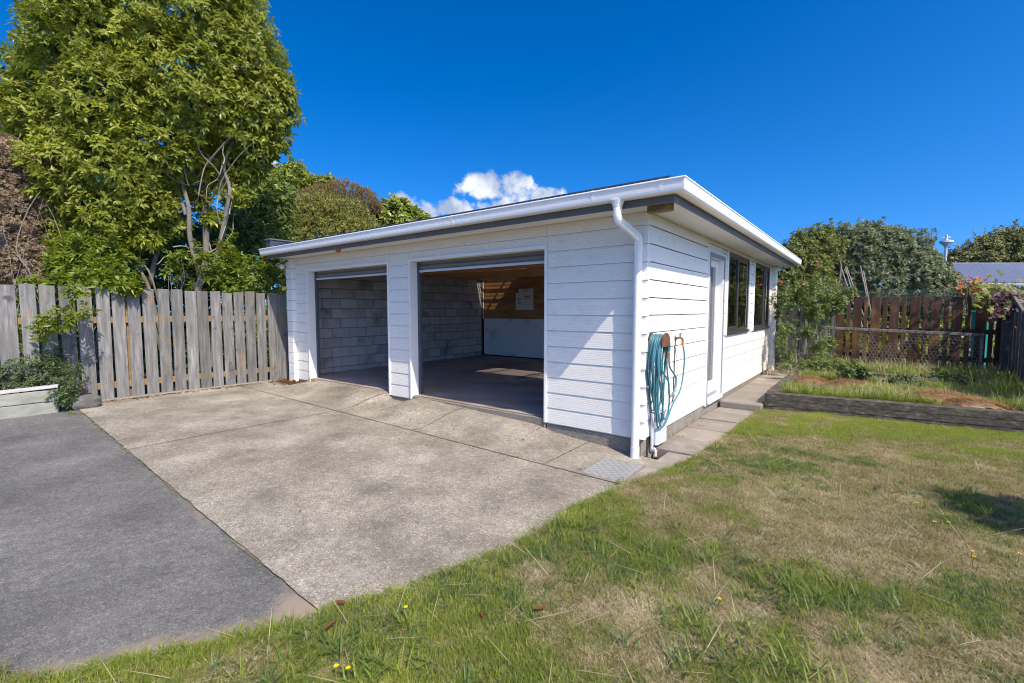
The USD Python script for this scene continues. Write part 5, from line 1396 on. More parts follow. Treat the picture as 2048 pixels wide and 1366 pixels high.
# rail with chicken wire leaning in front of the red fence
cw = empty("wire_frame", loc=(0, 7.2, 0), label="grey timber rail with hexagonal chicken wire hung in front of red fence", category="wire screen")
put("rail", MB().bar((1.10, 0, 1.095), (3.42, 0, 1.02), 0.05, 0.055, 0.006), M["old_paling"], cw)
for x in (1.14, 3.38):
    put("stake", MB().box(x, x + 0.04, 0.03, 0.07, 0.1, 1.07 - 0.03 * (x - 1.1), 0.004), M["old_paling"], cw)
m = MB()
cell, rh = 0.062, 0.030
wob = lambda x, z: (x + 0.02 * math.sin(z * 6 + x * 3), -0.035 + 0.03 * math.sin(x * 2.1 + z * 4), z)
for r in range(14):
    z = 1.04 - r * 2 * rh
    for c in range(37):
        x = 1.62 + c * cell + (0.5 * cell if r % 2 else 0)
        if x > 3.36 or fbm(np.array([x * 2.0, z * 2, 1.0]), 2, 3) < 0.22:
            continue
        zz = z - 0.03 * (x - 1.1)
        a, b, c2, d2 = wob(x, zz), wob(x + cell / 2, zz - rh * 0.6), wob(x + cell / 2, zz - rh * 2.0 + rh * 0.6), wob(x + cell, zz)
        m.tube([a, b], 0.0010, 3, False)
        m.tube([b, wob(x + cell / 2, zz - rh * 1.4)], 0.0014, 3, False)
        m.tube([b, d2], 0.0010, 3, False)
        m.tube([wob(x + cell / 2, zz - rh * 1.4), wob(x, zz - 2 * rh)], 0.0010, 3, False)
        m.tube([wob(x + cell / 2, zz - rh * 1.4), wob(x + cell, zz - 2 * rh)], 0.0010, 3, False)
put("chicken_wire", m, M["wire"], cw, kind="stuff")
gw = empty("netting", loc=(0, RFY + 0.1, 0), label="fine green wire netting standing above the red fence top", category="netting")
m = MB()
for x in np.arange(1.55, 3.9, 0.027):
    m.tube([(x, 0, 1.55), (x, 0, 1.885 - 0.01 * (x - 1.5))], 0.0017, 3, False)
for z in np.arange(1.56, 1.88, 0.027):
    m.tube([(1.55, 0, z), (3.9, 0, z - 0.02)], 0.0017, 3, False)
put("mesh", m, M["green_wire"], gw, kind="stuff")
# garden stakes
st0 = None
for i, ((x0, y0), (x1, y1), lab) in enumerate([((1682, 534), (1700, 588), "leftmost of the leaning garden stakes behind the fence"), ((1691, 536), (1706, 588), "middle of the three left leaning garden stakes"), ((1693, 534), (1712, 588), "third leaning garden stake from the left"),
                                              ((1721, 533), (1732, 586), "upright garden stake left of the close pair"), ((1727, 543), (1735, 586), "short garden stake right of the upright one"), ((1640, 558), (1647, 584), "short bent garden stake above the climbing vine")]):
    a, b = at(x0, y0, 10.4), at(x1, y1, 10.2)
    b2 = a + (b - a) * 2.6
    p = empty("garden_stake", loc=b2, label=lab, category="stake", group="garden stakes behind the fence")
    put("cane", MB().tube([(0, 0, 0), (a - b2) * 0.5, a - b2], 0.010, 7), M["twig"], p, smooth=40)
    put("tip", MB().tube([a - b2 + unit(a - b2) * 0.0005, a - b2 + unit(a - b2) * 0.02], [0.009, 0.004], 7), M["twig"], p, smooth=40)
# bin behind the fence
bn = empty("garden_bin", loc=tuple(at(1960, 700, 9.6) * [1, 1, 0]), label="teal plastic bin standing behind the red fence", category="bin")
zt = float(at(1960, 621, 9.6)[2])
m = MB().tube([(0, 0, 0), (0, 0, zt - 0.07)], [0.125, 0.165], 24)
put("body", m, M["teal_bin"], bn, smooth=40)
put("rim", MB().tube([(0, 0, zt - 0.0695), (0, 0, zt - 0.02), (0, 0, zt)], [0.185, 0.185, 0.16], 24), M["teal_bin"], bn, smooth=40)

plant("climbing_vine", "green climbing vine smothering the old fence by the garage end", "vine",
      px_lobes([(1570, 600, 24, 0), (1605, 590, 28, 0), (1640, 590, 24, 0), (1630, 625, 18, 0), (1665, 610, 20, 0), (1570, 660, 14, -0.1), (1615, 665, 11, -0.1), (1640, 690, 17, -0.15), (1575, 715, 14, -0.2),
                (1660, 690, 11, -0.1), (1680, 595, 17, 0), (1640, 725, 18, -0.3), (1560, 690, 10, -0.2), (1556, 630, 8, 0), (1700, 590, 13, 0)], 9.75),
      1050, 8, 0.056, 0.023, 1.15, 0.2, LEAF["vine"], 61, shoots=60, shoot_len=0.3, base=(0.8, 7.3, 0.1), trunk_r=0.014, stems=6, lump=0.5, inner=0.1)
plant("garden_tree", "dense silvery green hedge tree behind the red fence", "tree",
      px_lobes([(1660, 515, 50, 0.2), (1700, 505, 52, 0), (1750, 505, 54, 0), (1800, 515, 54, 0), (1840, 545, 46, 0), (1870, 570, 36, 0), (1680, 560, 60, 0.2), (1740, 560, 62, 0), (1800, 570, 60, 0), (1850, 590, 50, 0), (1640, 550, 44, 0.3), (1895, 580, 28, 0), (1730, 475, 26, 0.2), (1780, 478, 26, 0.2), (1690, 480, 22, 0.2), (1845, 505, 14, 0.2), (1880, 545, 10, 0.1)], 12.6),
      10000, 8, 0.072, 0.034, 1.1, 0.05, LEAF["silver"], 62, shoots=60, shoot_len=0.3, base=tuple(at(1750, 640, 12.6) * [1, 1, 0]), trunk_r=0.08, stems=6, lump=0.42)
plant("apple_tree", "reddish green apple tree rising behind the garage end", "tree",
      px_lobes([(1590, 510, 34, 0), (1620, 490, 32, 0), (1640, 470, 20, 0), (1570, 540, 36, 0), (1610, 540, 44, 0), (1650, 500, 30, 0), (1580, 580, 40, 0), (1630, 575, 40, 0), (1655, 462, 12, 0), (1600, 478, 14, 0)], 11.9),
      2600, 8, 0.070, 0.030, 1.1, 0.15, LEAF["autumn"], 63, shoots=30, shoot_len=0.35, base=tuple(at(1600, 640, 11.9) * [1, 1, 0]), trunk_r=0.06, stems=5, lump=0.45)
ico = trimesh.creation.icosphere(2, 1.0)
av = np.array(ico.vertices)
av = av * [1, 1, 0.92] * (1 - 0.18 * np.exp(-((np.abs(av[:, 2:]) - 1) / 0.18) ** 2))
for i, (x, y, lab) in enumerate([(1632, 524, "upper red apple of the pair near the garage gutter end"), (1634, 535, "lower red apple of the pair near the garage gutter end"), (1562, 566, "red apple low beside the garage end, left one"), (1606, 568, "small red apple above the climbing vine"), (1552, 560, "red apple half hidden by the garage corner")]):
    c = at(x, y, 11.35)
    a = empty("apple", loc=c, label=lab, category="apple", group="apples on the tree")
    put("fruit", (av * 0.05, np.array(ico.faces)), M["apple"], a, smooth=True)
    put("stalk", MB().tube([(0, 0, 0.035), (0.004, 0, 0.075)], 0.004, 5), M["twig"], a)
plant("sunlit_bushes", "bright sunlit garden bushes seen between the red palings", "shrub",
      px_lobes([(1700, 650, 50, 0), (1760, 660, 50, 0), (1820, 650, 50, 0), (1880, 650, 50, 0), (1940, 660, 50, 0), (2000, 660, 50, 0), (1640, 650, 50, 0), (1720, 710, 50, 0), (1800, 710, 50, 0), (1880, 710, 50, 0), (1950, 710, 50, 0), (1700, 590, 26, 0.2), (1930, 600, 30, 0.2), (1985, 600, 34, 0.2), (1900, 590, 24, 0.3)], 12.9),
      3800, 8, 0.085, 0.036, 1.1, 0.15, LEAF["sprout"], 64, base=tuple(at(1820, 700, 12.9) * [1, 1, 0] + [0, 0, 0.0]), trunk_r=0.03, stems=8, lump=0.5)
# house beyond
hb = at(1985, 560, 24.0)
hs = empty("neighbour_house", loc=(hb[0], hb[1], 0), label="low house with blue grey corrugated roof beyond the right fence", category="house")
z_eave, z_ridge = float(at(1985, 566, 24.0)[2]), float(at(1985, 528, 27.5)[2])
n = 240
dr_ = FWD * [1, 1, 0]
dr_ = dr_ / np.linalg.norm(dr_)
sd = np.array([RIGHT[0], RIGHT[1], 0])
ss = np.linspace(-1.75, 9.0, n * 3)
zc_ = 0.06 * np.sign(np.sin(ss / 0.19 * 2 * np.pi)) * np.abs(np.sin(ss / 0.19 * 2 * np.pi)) ** 0.6
v = np.vstack([sd * s + np.array([0, 0, z_eave + z]) for s, z in zip(ss, zc_)] + [sd * s + dr_ * 3.6 + np.array([0, 0, z_ridge + z]) for s, z in zip(ss, zc_)])
k = np.arange(n * 3 - 1)
put("roof", (v, np.stack([k, k + 1, k + n * 3 + 1, k + n * 3], 1)), M["blue_roof"], hs)
put("ridge_cap", MB().bar(-1.8 * sd + dr_ * 3.62 + [0, 0, z_ridge + 0.03], 9.0 * sd + dr_ * 3.62 + [0, 0, z_ridge + 0.03], 0.35, 0.06, 0.02), M["blue_roof"], hs)
put("gutter", MB().bar(-1.2 * sd - 0.12 * dr_ + [0, 0, z_eave - 0.07], 9.0 * sd - 0.12 * dr_ + [0, 0, z_eave - 0.07], 0.14, 0.14, 0.02), M["beige"], hs)
put("wall", MB().bar(-1.3 * sd + 1.8 * dr_ + [0, 0, z_eave / 2 - 0.1], 8.6 * sd + 1.8 * dr_ + [0, 0, z_eave / 2 - 0.1], 2.6, z_eave - 0.1), M["beige"], hs)
put("window_opening", MB().bar(1.2 * sd + 0.48 * dr_ + [0, 0, z_eave - 0.75], 3.2 * sd + 0.48 * dr_ + [0, 0, z_eave - 0.75], 0.06, 0.9, 0.01), M["bronze"], hs)
pc = at(1888, 560, 30.0)
pl = empty("light_pole", loc=(pc[0], pc[1], 0), label="grey pole with a wide flat dish shaped head above the hedge", category="pole")
zt = float(at(1888, 484, 30.0)[2])
put("mast", MB().tube([(0, 0, 0), (0, 0, zt)], 0.075, 12), M["pole"], pl, smooth=40)
rr = np.array([0.09, 0.16, 0.36, 0.34, 0.12])
put("dish", MB().tube([(0, 0, zt - 0.36), (0, 0, zt - 0.22), (0, 0, zt - 0.06), (0, 0, zt + 0.06), (0, 0, zt + 0.10)], rr, 20), M["pole"], pl, smooth=50)
put("finial", MB().tube([(0, 0, zt + 0.1005), (0, 0, zt + 0.30), (0, 0, zt + 0.46)], [0.09, 0.075, 0.03], 10), M["pole"], pl, smooth=50)
put("sensor", MB().tube([(-0.20, 0, zt + 0.25), (0.20, 0, zt + 0.25)], [0.06, 0.06], 10), M["pole"], pl, smooth=50)
plant("far_tree", "broad olive tree standing far beyond the blue roof", "tree",
      px_lobes([(1960, 515, 36, 0), (2005, 500, 38, 0), (2045, 500, 42, 0), (1925, 518, 22, 0), (1980, 490, 20, 0), (2090, 500, 50, 0), (1905, 524, 12, 0), (2030, 530, 40, 0), (1960, 540, 30, 0), (2020, 478, 12, 0)], 44.0),
      3600, 8, 0.26, 0.12, 1.1, 0.1, LEAF["far"], 65, shoots=50, shoot_len=1.3, base=tuple(at(2000, 640, 44.0) * [1, 1, 0]), trunk_r=0.3, stems=5, lump=0.45)

# grape vine with large leaves at the right edge: each leaf a part
gv = empty("grape_vine", loc=(3.75, 7.3, 0.2), label="grape vine turning orange, yellow and purple over the fence corner", category="vine")
rng = np.random.default_rng(31)


def grape_leaf(c, size, tilt, rng):
    ang = np.linspace(0, 2 * np.pi, 16, endpoint=False)
    rad = size * (0.62 + 0.20 * np.cos(5 * ang) + 0.10 * np.cos(ang) + rng.normal(0, 0.03, 16))
    n_ = unit(np.array(tilt) + rng.normal(0, 0.35, 3))
    s_ = unit(np.cross(n_, [0.2, 0.3, 1.0]))
    t_ = np.cross(n_, s_)
    z_ = -0.18 * size * (rad / size) ** 2 + 0.05 * size * np.cos(2 * ang + rng.random() * 6)
    v = np.vstack([c, c + np.outer(rad * np.cos(ang), s_) + np.outer(rad * np.sin(ang), t_) + np.outer(z_, n_)])
    k = np.arange(16)
    return v, np.stack([np.zeros(16, int), 1 + k, 1 + (k + 1) % 16], 1)


gspots = []
for i in range(90):
    gspots.append((rng.normal(1948, 18), rng.normal(570, 10), "grape_orange" if rng.random() < 0.72 else "grape_yellow", 8.7, 0.058))
for i in range(60):
    gspots.append((rng.uniform(1950, 2055), rng.uniform(572, 625), "grape_yellow", 8.4, 0.085))
for i in range(46):
    gspots.append((rng.uniform(1985, 2060), rng.uniform(580, 640), "grape_purple", 8.1, 0.09))
gspots += [(2005, 548, "grape_yellow", 8.3, 0.08), (2022, 555, "grape_yellow", 8.3, 0.08), (2040, 560, "grape_yellow", 8.3, 0.08), (1998, 543, "grape_yellow", 8.3, 0.06), (2036, 655, "grape_orange", 7.6, 0.05), (2045, 665, "grape_purple", 7.6, 0.07), (1922, 575, "grape_orange", 8.6, 0.07)]
o = np.array([3.75, 7.3, 0.2])
for x, y, mt, d, s in gspots:
    c = at(x, y, d + rng.normal(0, 0.15)) - o
    put("leaf", grape_leaf(c, s * rng.uniform(0.7, 1.15), (0.35, -0.65, 0.55), rng), LEAF[mt], gv)
for k in range(7):
    p = np.array([at(rng.uniform(1920, 2050), rng.uniform(560, 630), 8.5) - o for _ in range(4)])
    p = p[np.argsort(p[:, 0])]
    put("cane", MB().tube(smooth_path(p, 5), 0.006, 6), M["bark"], gv, smooth=True)
p = smooth_path(np.array([(0.0, -0.1, 0.0), (0.03, -0.12, 0.6), (-0.02, -0.1, 1.1), (0.0, -0.1, 1.5)]), 5)
put("trunk", MB().tube(p, np.linspace(0.03, 0.015, len(p)), 8), M["bark"], gv, smooth=True)
SX_, SY_ = 3.72, -0.22
plant("lawn_shrub", "leafy shrub beside the lawn whose shadow falls on the grass at the right edge", "shrub",
      [(np.array(c), r) for c, r in (((SX_ + 0.0, SY_ + 0.0, 1.15), 0.40), ((SX_ + 0.25, SY_ + 0.15, 1.35), 0.30), ((SX_ - 0.15, SY_ + 0.1, 0.85), 0.32), ((SX_ + 0.3, SY_ - 0.25, 0.9), 0.34))], 500, 8, 0.08, 0.035, 1.1, 0.1, LEAF["shrub"], 67, base=(SX_ + 0.05, SY_, 0.0), trunk_r=0.025, stems=4)
# a sprawling light bush under the vine behind the fence corner
plant("corner_bush", "leafy yellow green creeper between grape vine and red fence", "shrub",
      px_lobes([(1930, 590, 20, 0), (1955, 600, 18, 0), (1985, 610, 20, 0), (2010, 600, 18, 0), (1990, 630, 14, 0)], 8.9),
      160, 7, 0.085, 0.05, 1.15, 0.25, LEAF["vine"], 66, base=(3.6, 7.35, 0.2), trunk_r=0.012, stems=3, inner=0.0)

# ---------------------------------------------------------------- grasses


def tuft(n, h, spread, w, lean, seed, flat=0.0, segs=3):
    rng = np.random.default_rng(seed)
    V, F = [], []
    for i in range(n):
        b = np.array([*(rng.normal(0, spread, 2)), 0.0])
        az = rng.random() * 2 * np.pi
        out = np.array([math.cos(az), math.sin(az), 0])
        L = h * rng.uniform(0.5, 1.15)
        ln = lean * rng.uniform(0.2, 1.3)
        s = np.array([-out[1], out[0], 0]) * w * 0.5 * rng.uniform(0.7, 1.3)
        k0 = len(V)
        for j in range(segs):
            t = j / segs
            p = b + out * L * (ln * t * t + flat * t) + np.array([0, 0, L * (t - 0.35 * ln * t * t) * (1 - flat * 0.8)])
            ww = s * (1 - 0.55 * t)
            V += [p - ww, p + ww]
        V.append(b + out * L * (ln + flat) + np.array([0, 0, max(0.002, L * (1 - 0.35 * ln) * (1 - flat * 0.8))]))
        for j in range(segs - 1):
            q = k0 + 2 * j
            F += [[q, q + 1, q + 3], [q, q + 3, q + 2]]
        q = k0 + 2 * (segs - 1)
        F.append([q, q + 1, q + 2])
    return np.array(V), np.array(F)


def scatter(parent, name, mesh, mat, P, yaw, scale, tilt=None):
    pi = UsdGeom.PointInstancer.Define(stage, fresh(path_of(parent), name))
    pr = usdkit.mesh(stage, str(pi.GetPath()) + "/tuft", mesh, mat)
    pi.CreatePrototypesRel().SetTargets([pr.GetPath()])
    n = len(P)
    pi.CreateProtoIndicesAttr(Vt.IntArray.FromNumpy(np.zeros(n, np.int32)))
    pi.CreatePositionsAttr(Vt.Vec3fArray.FromNumpy(np.asarray(P, np.float32)))
    h = np.asarray(yaw) / 2
    pi.CreateOrientationsAttr(Vt.QuathArray([Gf.Quath(float(math.cos(a)), 0.0, 0.0, float(math.sin(a))) for a in h]))
    sc = np.asarray(scale, np.float32)
    sc = np.repeat(sc[:, None], 3, 1) if sc.ndim == 1 else sc
    pi.CreateScalesAttr(Vt.Vec3fArray.FromNumpy(sc))
    pi.GetPrim().SetCustomDataByKey("kind", "stuff")
    return pi


rng = np.random.default_rng(77)
grass = empty("lawn_grass", label="patchy lawn grass, green tufts among dry straw", category="grass", kind="stuff")
X = rng.uniform(-2.4, 6.5, 380000)
Y = rng.uniform(-4.6, 3.5, 380000)
ok = in_lawn(X, Y)
v = np.stack([X, Y, X * 0], 1) - EYE
zd = v @ FWD
pxx, pyy = 1024 + FOCAL * (v @ RIGHT) / np.maximum(zd, 0.1), 683 - FOCAL * (v @ UP) / np.maximum(zd, 0.1)
ok &= (zd > 0.8) & (pxx > -350) & (pxx < 2400) & (pyy < 1560)
X, Y, zd = X[ok], Y[ok], zd[ok]
G = green(X, Y)
Z = lawn_z(X, Y) - 0.004
u = rng.random(len(X))
dens = np.clip(1.25 - zd * 0.07, 0.45, 1.0)
u = u / dens
r2 = rng.random(len(X))
dark = fbm(np.stack([X * 1.3, Y * 1.3, X * 0 + 5], -1), 3, 55)
lime = np.exp(-((3.1 - Y) / 1.3) ** 2) + 0.35 * np.exp(-(edge_dist(X, Y) / 0.4) ** 2) * (X < 0.6)
kinds = np.where(r2 < np.clip(0.22 + lime, 0, 0.88), 2, np.where(dark + rng.normal(0, 0.05, len(X)) > 0.56, 1, 0))
sel_g = (u < 0.10 + 0.50 * np.clip((G - 0.1) * 1.25, 0, 1))
for k, (nm, mt) in enumerate((("green_blade", "grass"), ("dark_blade", "grass_dark"), ("lime_blade", "grass_lime"))):
    for vi in range(2):
        s = sel_g & (kinds == k) & ((np.arange(len(X)) % 2) == vi)
        P = np.stack([X[s], Y[s], Z[s]], 1)
        scatter(grass, nm, tuft(20, 0.042, 0.018, 0.0030, 0.75, 100 + 10 * k + vi), M[mt], P, rng.random(len(P)) * 6.28, (0.45 + 0.65 * G[s] * rng.random(len(P))))
sel_d = (u > 0.58) & (u < 0.58 + 0.42 * np.clip(1.35 - G, 0.3, 1))
for vi in range(2):
    s = sel_d & ((np.arange(len(X)) % 2) == vi)
    P = np.stack([X[s], Y[s], Z[s]], 1)
    scatter(grass, "dry_blade", tuft(20, 0.042, 0.028, 0.0028, 0.55, 140 + vi, flat=(0.72, 0.35)[vi]), M[("straw", "old_straw")[vi]], P, rng.random(len(P)) * 6.28, 0.5 + 0.8 * rng.random(len(P)))
# long fallen straws
s = rng.choice(len(X), 420, replace=False)
P = np.stack([X[s], Y[s], Z[s] + 0.012], 1)
scatter(grass, "long_straw", tuft(1, 0.20, 0.0, 0.0032, 0.15, 151, flat=0.93, segs=4), M["straw"], P, rng.random(len(P)) * 6.28, 0.5 + 0.9 * rng.random(len(P)))
# coarse clumps
cl = []
for px, py, n_, r in ((1500, 1330, 60, 0.16), (1180, 1075, 50, 0.28), (1700, 1215, 50, 0.18), (1300, 1120, 40, 0.25), (1560, 1190, 26, 0.1), (1940, 1020, 60, 0.22), (760, 1330, 30, 0.2), (1600, 965, 40, 0.3), (1130, 1060, 26, 0.15), (560, 1330, 20, 0.12), (1440, 1110, 20, 0.15), (1050, 1095, 24, 0.12)):
    c = gz(px, py)
    cl.append(np.stack([c[0] + rng.normal(0, r, n_), c[1] + rng.normal(0, r, n_)], 1))
cl = np.vstack(cl)
cl = cl[in_lawn(cl[:, 0], cl[:, 1])]
P = np.column_stack([cl, lawn_z(cl[:, 0], cl[:, 1]) - 0.004])
scatter(grass, "coarse_blade", tuft(12, 0.10, 0.016, 0.0055, 0.9, 161, flat=0.25, segs=4), M["grass_dark"], P[::2], rng.random(len(P[::2])) * 6.28, 0.6 + 0.7 * rng.random(len(P[::2])))
scatter(grass, "coarse_blade", tuft(12, 0.10, 0.016, 0.0055, 0.9, 162, flat=0.25, segs=4), M["grass"], P[1::2], rng.random(len(P[1::2])) * 6.28, 0.6 + 0.7 * rng.random(len(P[1::2])))
# edge fringe spilling over the paving
ed = np.array(_EL.segmentize(0.02).coords)
n = len(ed) * 3
q = ed[rng.integers(0, len(ed), n)] + rng.normal(0, 0.03, (n, 2))
P = np.column_stack([q, g0(q[:, 0]) + 0.006])
half = n // 2
scatter(grass, "edge_blade", tuft(9, 0.055, 0.012, 0.0034, 1.0, 171, flat=0.3), M["grass"], P[:half], rng.random(half) * 6.28, 0.5 + 0.8 * rng.random(half))
scatter(grass, "edge_blade", tuft(9, 0.055, 0.012, 0.0034, 1.0, 172, flat=0.3), M["grass_lime"], P[half:], rng.random(n - half) * 6.28, 0.5 + 0.8 * rng.random(n - half))

# bed growth
bg = empty("bed_grass", label="rank grass and dry weeds filling the raised bed", category="grass", kind="stuff")
n = 17000
X = rng.uniform(0.80, 4.6, n)
Y = rng.uniform(3.30, 7.45, n)
gq = fbm(np.stack([X * 1.2, Y * 1.2, X * 0 + 3], -1), 3, 71)
hay = [(gz(1700, 766, 0.3), 0.27), (gz(1880, 792, 0.3), 0.32), (gz(1950, 802, 0.3), 0.25), (gz(1830, 785, 0.3), 0.2), (gz(1620, 754, 0.3), 0.2)]
for c, r in hay:
    gq -= 0.5 * np.exp(-((X - c[0]) ** 2 + (Y - c[1]) ** 2) / (r * 0.8) ** 2)
s = (gq > 0.40) & (Y > 3.32 + (X - 0.605) * 0.118)
P = np.stack([X[s], Y[s], bed_z(X[s], Y[s]) - 0.01], 1)
r = rng.random(len(P))
h = 0.6 + 0.9 * rng.random(len(P)) + 1.1 * ((P[:, 1] > 6.2)) * rng.random(len(P)) ** 2
scatter(bg, "lime_blade", tuft(16, 0.12, 0.028, 0.0045, 0.85, 181), M["grass_lime"], P[r < 0.5], rng.random((r < 0.5).sum()) * 6.28, h[r < 0.5])
scatter(bg, "green_blade", tuft(16, 0.13, 0.028, 0.0045, 0.85, 182), M["grass"], P[(r >= 0.5) & (r < 0.78)], rng.random(((r >= 0.5) & (r < 0.78)).sum()) * 6.28, h[(r >= 0.5) & (r < 0.78)])
scatter(bg, "dry_blade", tuft(12, 0.16, 0.03, 0.0035, 0.7, 183), M["straw"], P[r >= 0.78], rng.random((r >= 0.78).sum()) * 6.28, h[r >= 0.78])
# tall grasses by the dark fence
for i, (px, py, nn, rr, hh, lab) in enumerate([(1905, 745, 46, 0.22, 0.42, "tall clump of arching grass in front of the red fence"), (2020, 790, 60, 0.28, 0.36, "bright tall grass at the right end of the raised bed"), (1760, 725, 30, 0.30, 0.30, "thin weedy grass at the foot of the wire screen"), (1580, 745, 22, 0.2, 0.24, "pale dry grass at the inner end of the bed wall")]):
    c = gz(px, py, 0.27)
    t = empty("grass_clump", loc=(c[0], c[1], 0.2), label=lab, category="grass clump")
    mb = MB()
    for k in range(nn):
        v, f = tuft(10, hh * rng.uniform(0.6, 1.2), 0.02, 0.0065, 0.9, 300 + i * 100 + k, segs=4)
        mb.add(v + [rng.normal(0, rr), rng.normal(0, rr * 0.8), 0.02], f)
    put("blades", mb, M["straw"] if i == 3 else M["grass_lime"] if i != 2 else M["grass"], t, kind="stuff")
# dead hay heaps
for (c, r), lab in zip(hay, ("left heap of reddish hay on the raised bed", "large heap of reddish hay near the bed's front wall", "right flank of dry hay on the raised bed", "thin hay layer between the two heaps", "small pale hay tuft by the bed's inner wall")):
    t = empty("hay_heap", loc=(c[0], c[1], 0.2), label=lab, category="hay heap")
    rg = np.random.default_rng(int(r * 1000 + c[0] * 100))
    n = int(2600 * (r / 0.34) ** 2)
    a = rg.random(n) * 2 * np.pi
    q = r * 1.15 * np.sqrt(rg.random(n))
    hgt = 0.16 * (r / 0.34) * np.clip(1 - (q / (r * 1.2)) ** 2, 0, 1)
    B = np.stack([q * np.cos(a) * 1.25, q * np.sin(a), hgt * (0.75 + 0.35 * rg.random(n)) + 0.03], 1)
    inside = B[:, 1] + c[1] > 3.36 + (B[:, 0] + c[0] - 0.605) * 0.118
    B = B[inside]
    n = len(B)
    d = unit(np.stack([rg.normal(0, 1, n), rg.normal(0, 1, n), rg.normal(0, 0.35, n)], 1)) * (0.03 + 0.07 * rg.random(n))[:, None]
    s_ = unit(np.cross(d, [0, 0, 1.0])) * 0.0022
    V = np.stack([B - d / 2 - s_, B - d / 2 + s_, B + d / 2 + s_ * 0.4, B + d / 2 - s_ * 0.4], 1).reshape(-1, 3)
    k = np.arange(n)[:, None] * 4
    put("straws", (V, np.vstack([k + [0, 1, 2], k + [0, 2, 3]])), M["hay"], t, kind="stuff")
    v, f = grid_sheet(-1.5 * r, 1.5 * r, -1.2 * r, 1.2 * r, 0.05, lambda X, Y: 0.155 * (r / 0.34) * np.clip(1 - ((X / 1.25) ** 2 + Y**2) / (r * 1.2) ** 2, 0, 1) - 0.02 + 0.04 * (fbm(np.stack([X * 9, Y * 9, X * 0], -1), 2, 2) - 0.5), keep=lambda X, Y: ((X / 1.25) ** 2 + Y**2 < (r * 1.15) ** 2) & (Y + c[1] > 3.34 + (X + c[0] - 0.605) * 0.118))
    put("core", (v, f), M["hay_core"], t, smooth=True)
for i, (spec, d, n, lab) in enumerate([([(1920, 768, 16, 0), (1945, 775, 18, 0), (1935, 785, 12, 0)], 7.4, 110, "dark broadleaf weed beside the tall grass clump"), ([(1810, 765, 14, 0), (1790, 770, 12, 0), (1835, 775, 10, 0)], 7.3, 80, "low dark weeds in the middle of the bed"), ([(1880, 755, 14, 0), (1860, 765, 12, 0)], 7.7, 60, "small leafy weed behind the hay heap"), ([(1690, 745, 12, 0), (1720, 748, 12, 0)], 7.9, 60, "dull green weed left of centre in the bed")]):
    plant("garden_weed", lab, "weed", px_lobes(spec, d), n, 7, 0.075, 0.036, 1.2, 0.15, LEAF["shrub"], 400 + i, base=tuple(at(spec[0][0], spec[0][1] + 14, d) * [1, 1, 0] + [0, 0, 0.22]), trunk_r=0.006, stems=3)
plant("bank_weeds", "tangled green weeds at the foot of the climbing vine", "weed",
      px_lobes([(1640, 735, 20, 0), (1670, 735, 18, 0), (1610, 735, 14, 0), (1700, 735, 14, 0), (1570, 735, 8, 0.2)], 8.9), 420, 7, 0.055, 0.02, 1.1, 0.1, LEAF["vine"], 420, base=(1.0, 6.9, 0.2), trunk_r=0.006, stems=4, lump=0.5)
# weeds along the footing and paving joints
for i, (px, py, n, r, lab) in enumerate([(1305, 905, 5, 0.05, "dry tuft of weed at the service cover foot"), (1360, 872, 4, 0.04, "small weed in the joint by the footing"), (1395, 848, 5, 0.05, "weed tuft beside the footing blocks"), (1330, 940, 6, 0.05, "weed tuft between the path slabs near the drain cover"), (1232, 965, 4, 0.05, "sparse weed at the drain cover corner"), (150, 826, 8, 0.07, "weeds growing at the foot of the loose stone"), (1555, 738, 8, 0.1, "weeds at the base of the white block pier")]):
    c = gz(px, py, 0.02 if px > 600 else 0.1)
    t = empty("joint_weed", loc=(c[0], c[1], c[2] - 0.01), label=lab, category="weed")
    mb = MB()
    for k in range(n):
        v, f = tuft(12, 0.055, 0.014, 0.0032, 1.0, 500 + 20 * i + k, flat=0.2)
        mb.add(v + [rng.normal(0, r), rng.normal(0, r), 0], f)
    put("blades", mb, M["straw"] if i in (0, 1, 2) else M["grass"], t, kind="stuff")

t = empty("joint_moss", loc=(0, 0, 0), label="moss and tiny weeds along the joint between asphalt and concrete", category="weed", kind="stuff")
mb = MB()
for k in range(46):
    x = rng.uniform(-6.2, -0.5)
    v, f = tuft(9, rng.uniform(0.012, 0.035), 0.012, 0.003, 1.1, 700 + k, flat=0.3)
    mb.add(v + [x, ASPH_Y(x) + rng.normal(0.0, 0.012), g0(x) - 0.008], f)
put("blades", mb, M["grass_dark"], t, kind="stuff")

# ---------------------------------------------------------------- litter, flowers


def dead_leaf(rng, s):
    a = np.linspace(0, 2 * np.pi, 9, endpoint=False)
    x, y = s * np.cos(a), s * 0.42 * np.sin(a) * (1 - 0.3 * np.cos(a))
    z = 0.35 * s * rng.normal(0.3, 0.3) * (np.cos(a)) ** 2 + 0.25 * s * np.abs(np.sin(a)) + rng.normal(0, 0.03 * s, 9)
    v = np.vstack([[0, 0, 0.004], np.stack([x, y, np.maximum(z, 0) + 0.003], 1)])
    k = np.arange(9)
    return v @ rot([0, 0, 1], rng.random() * 6.28).T, np.stack([k * 0, 1 + k, 1 + (k + 1) % 9], 1)


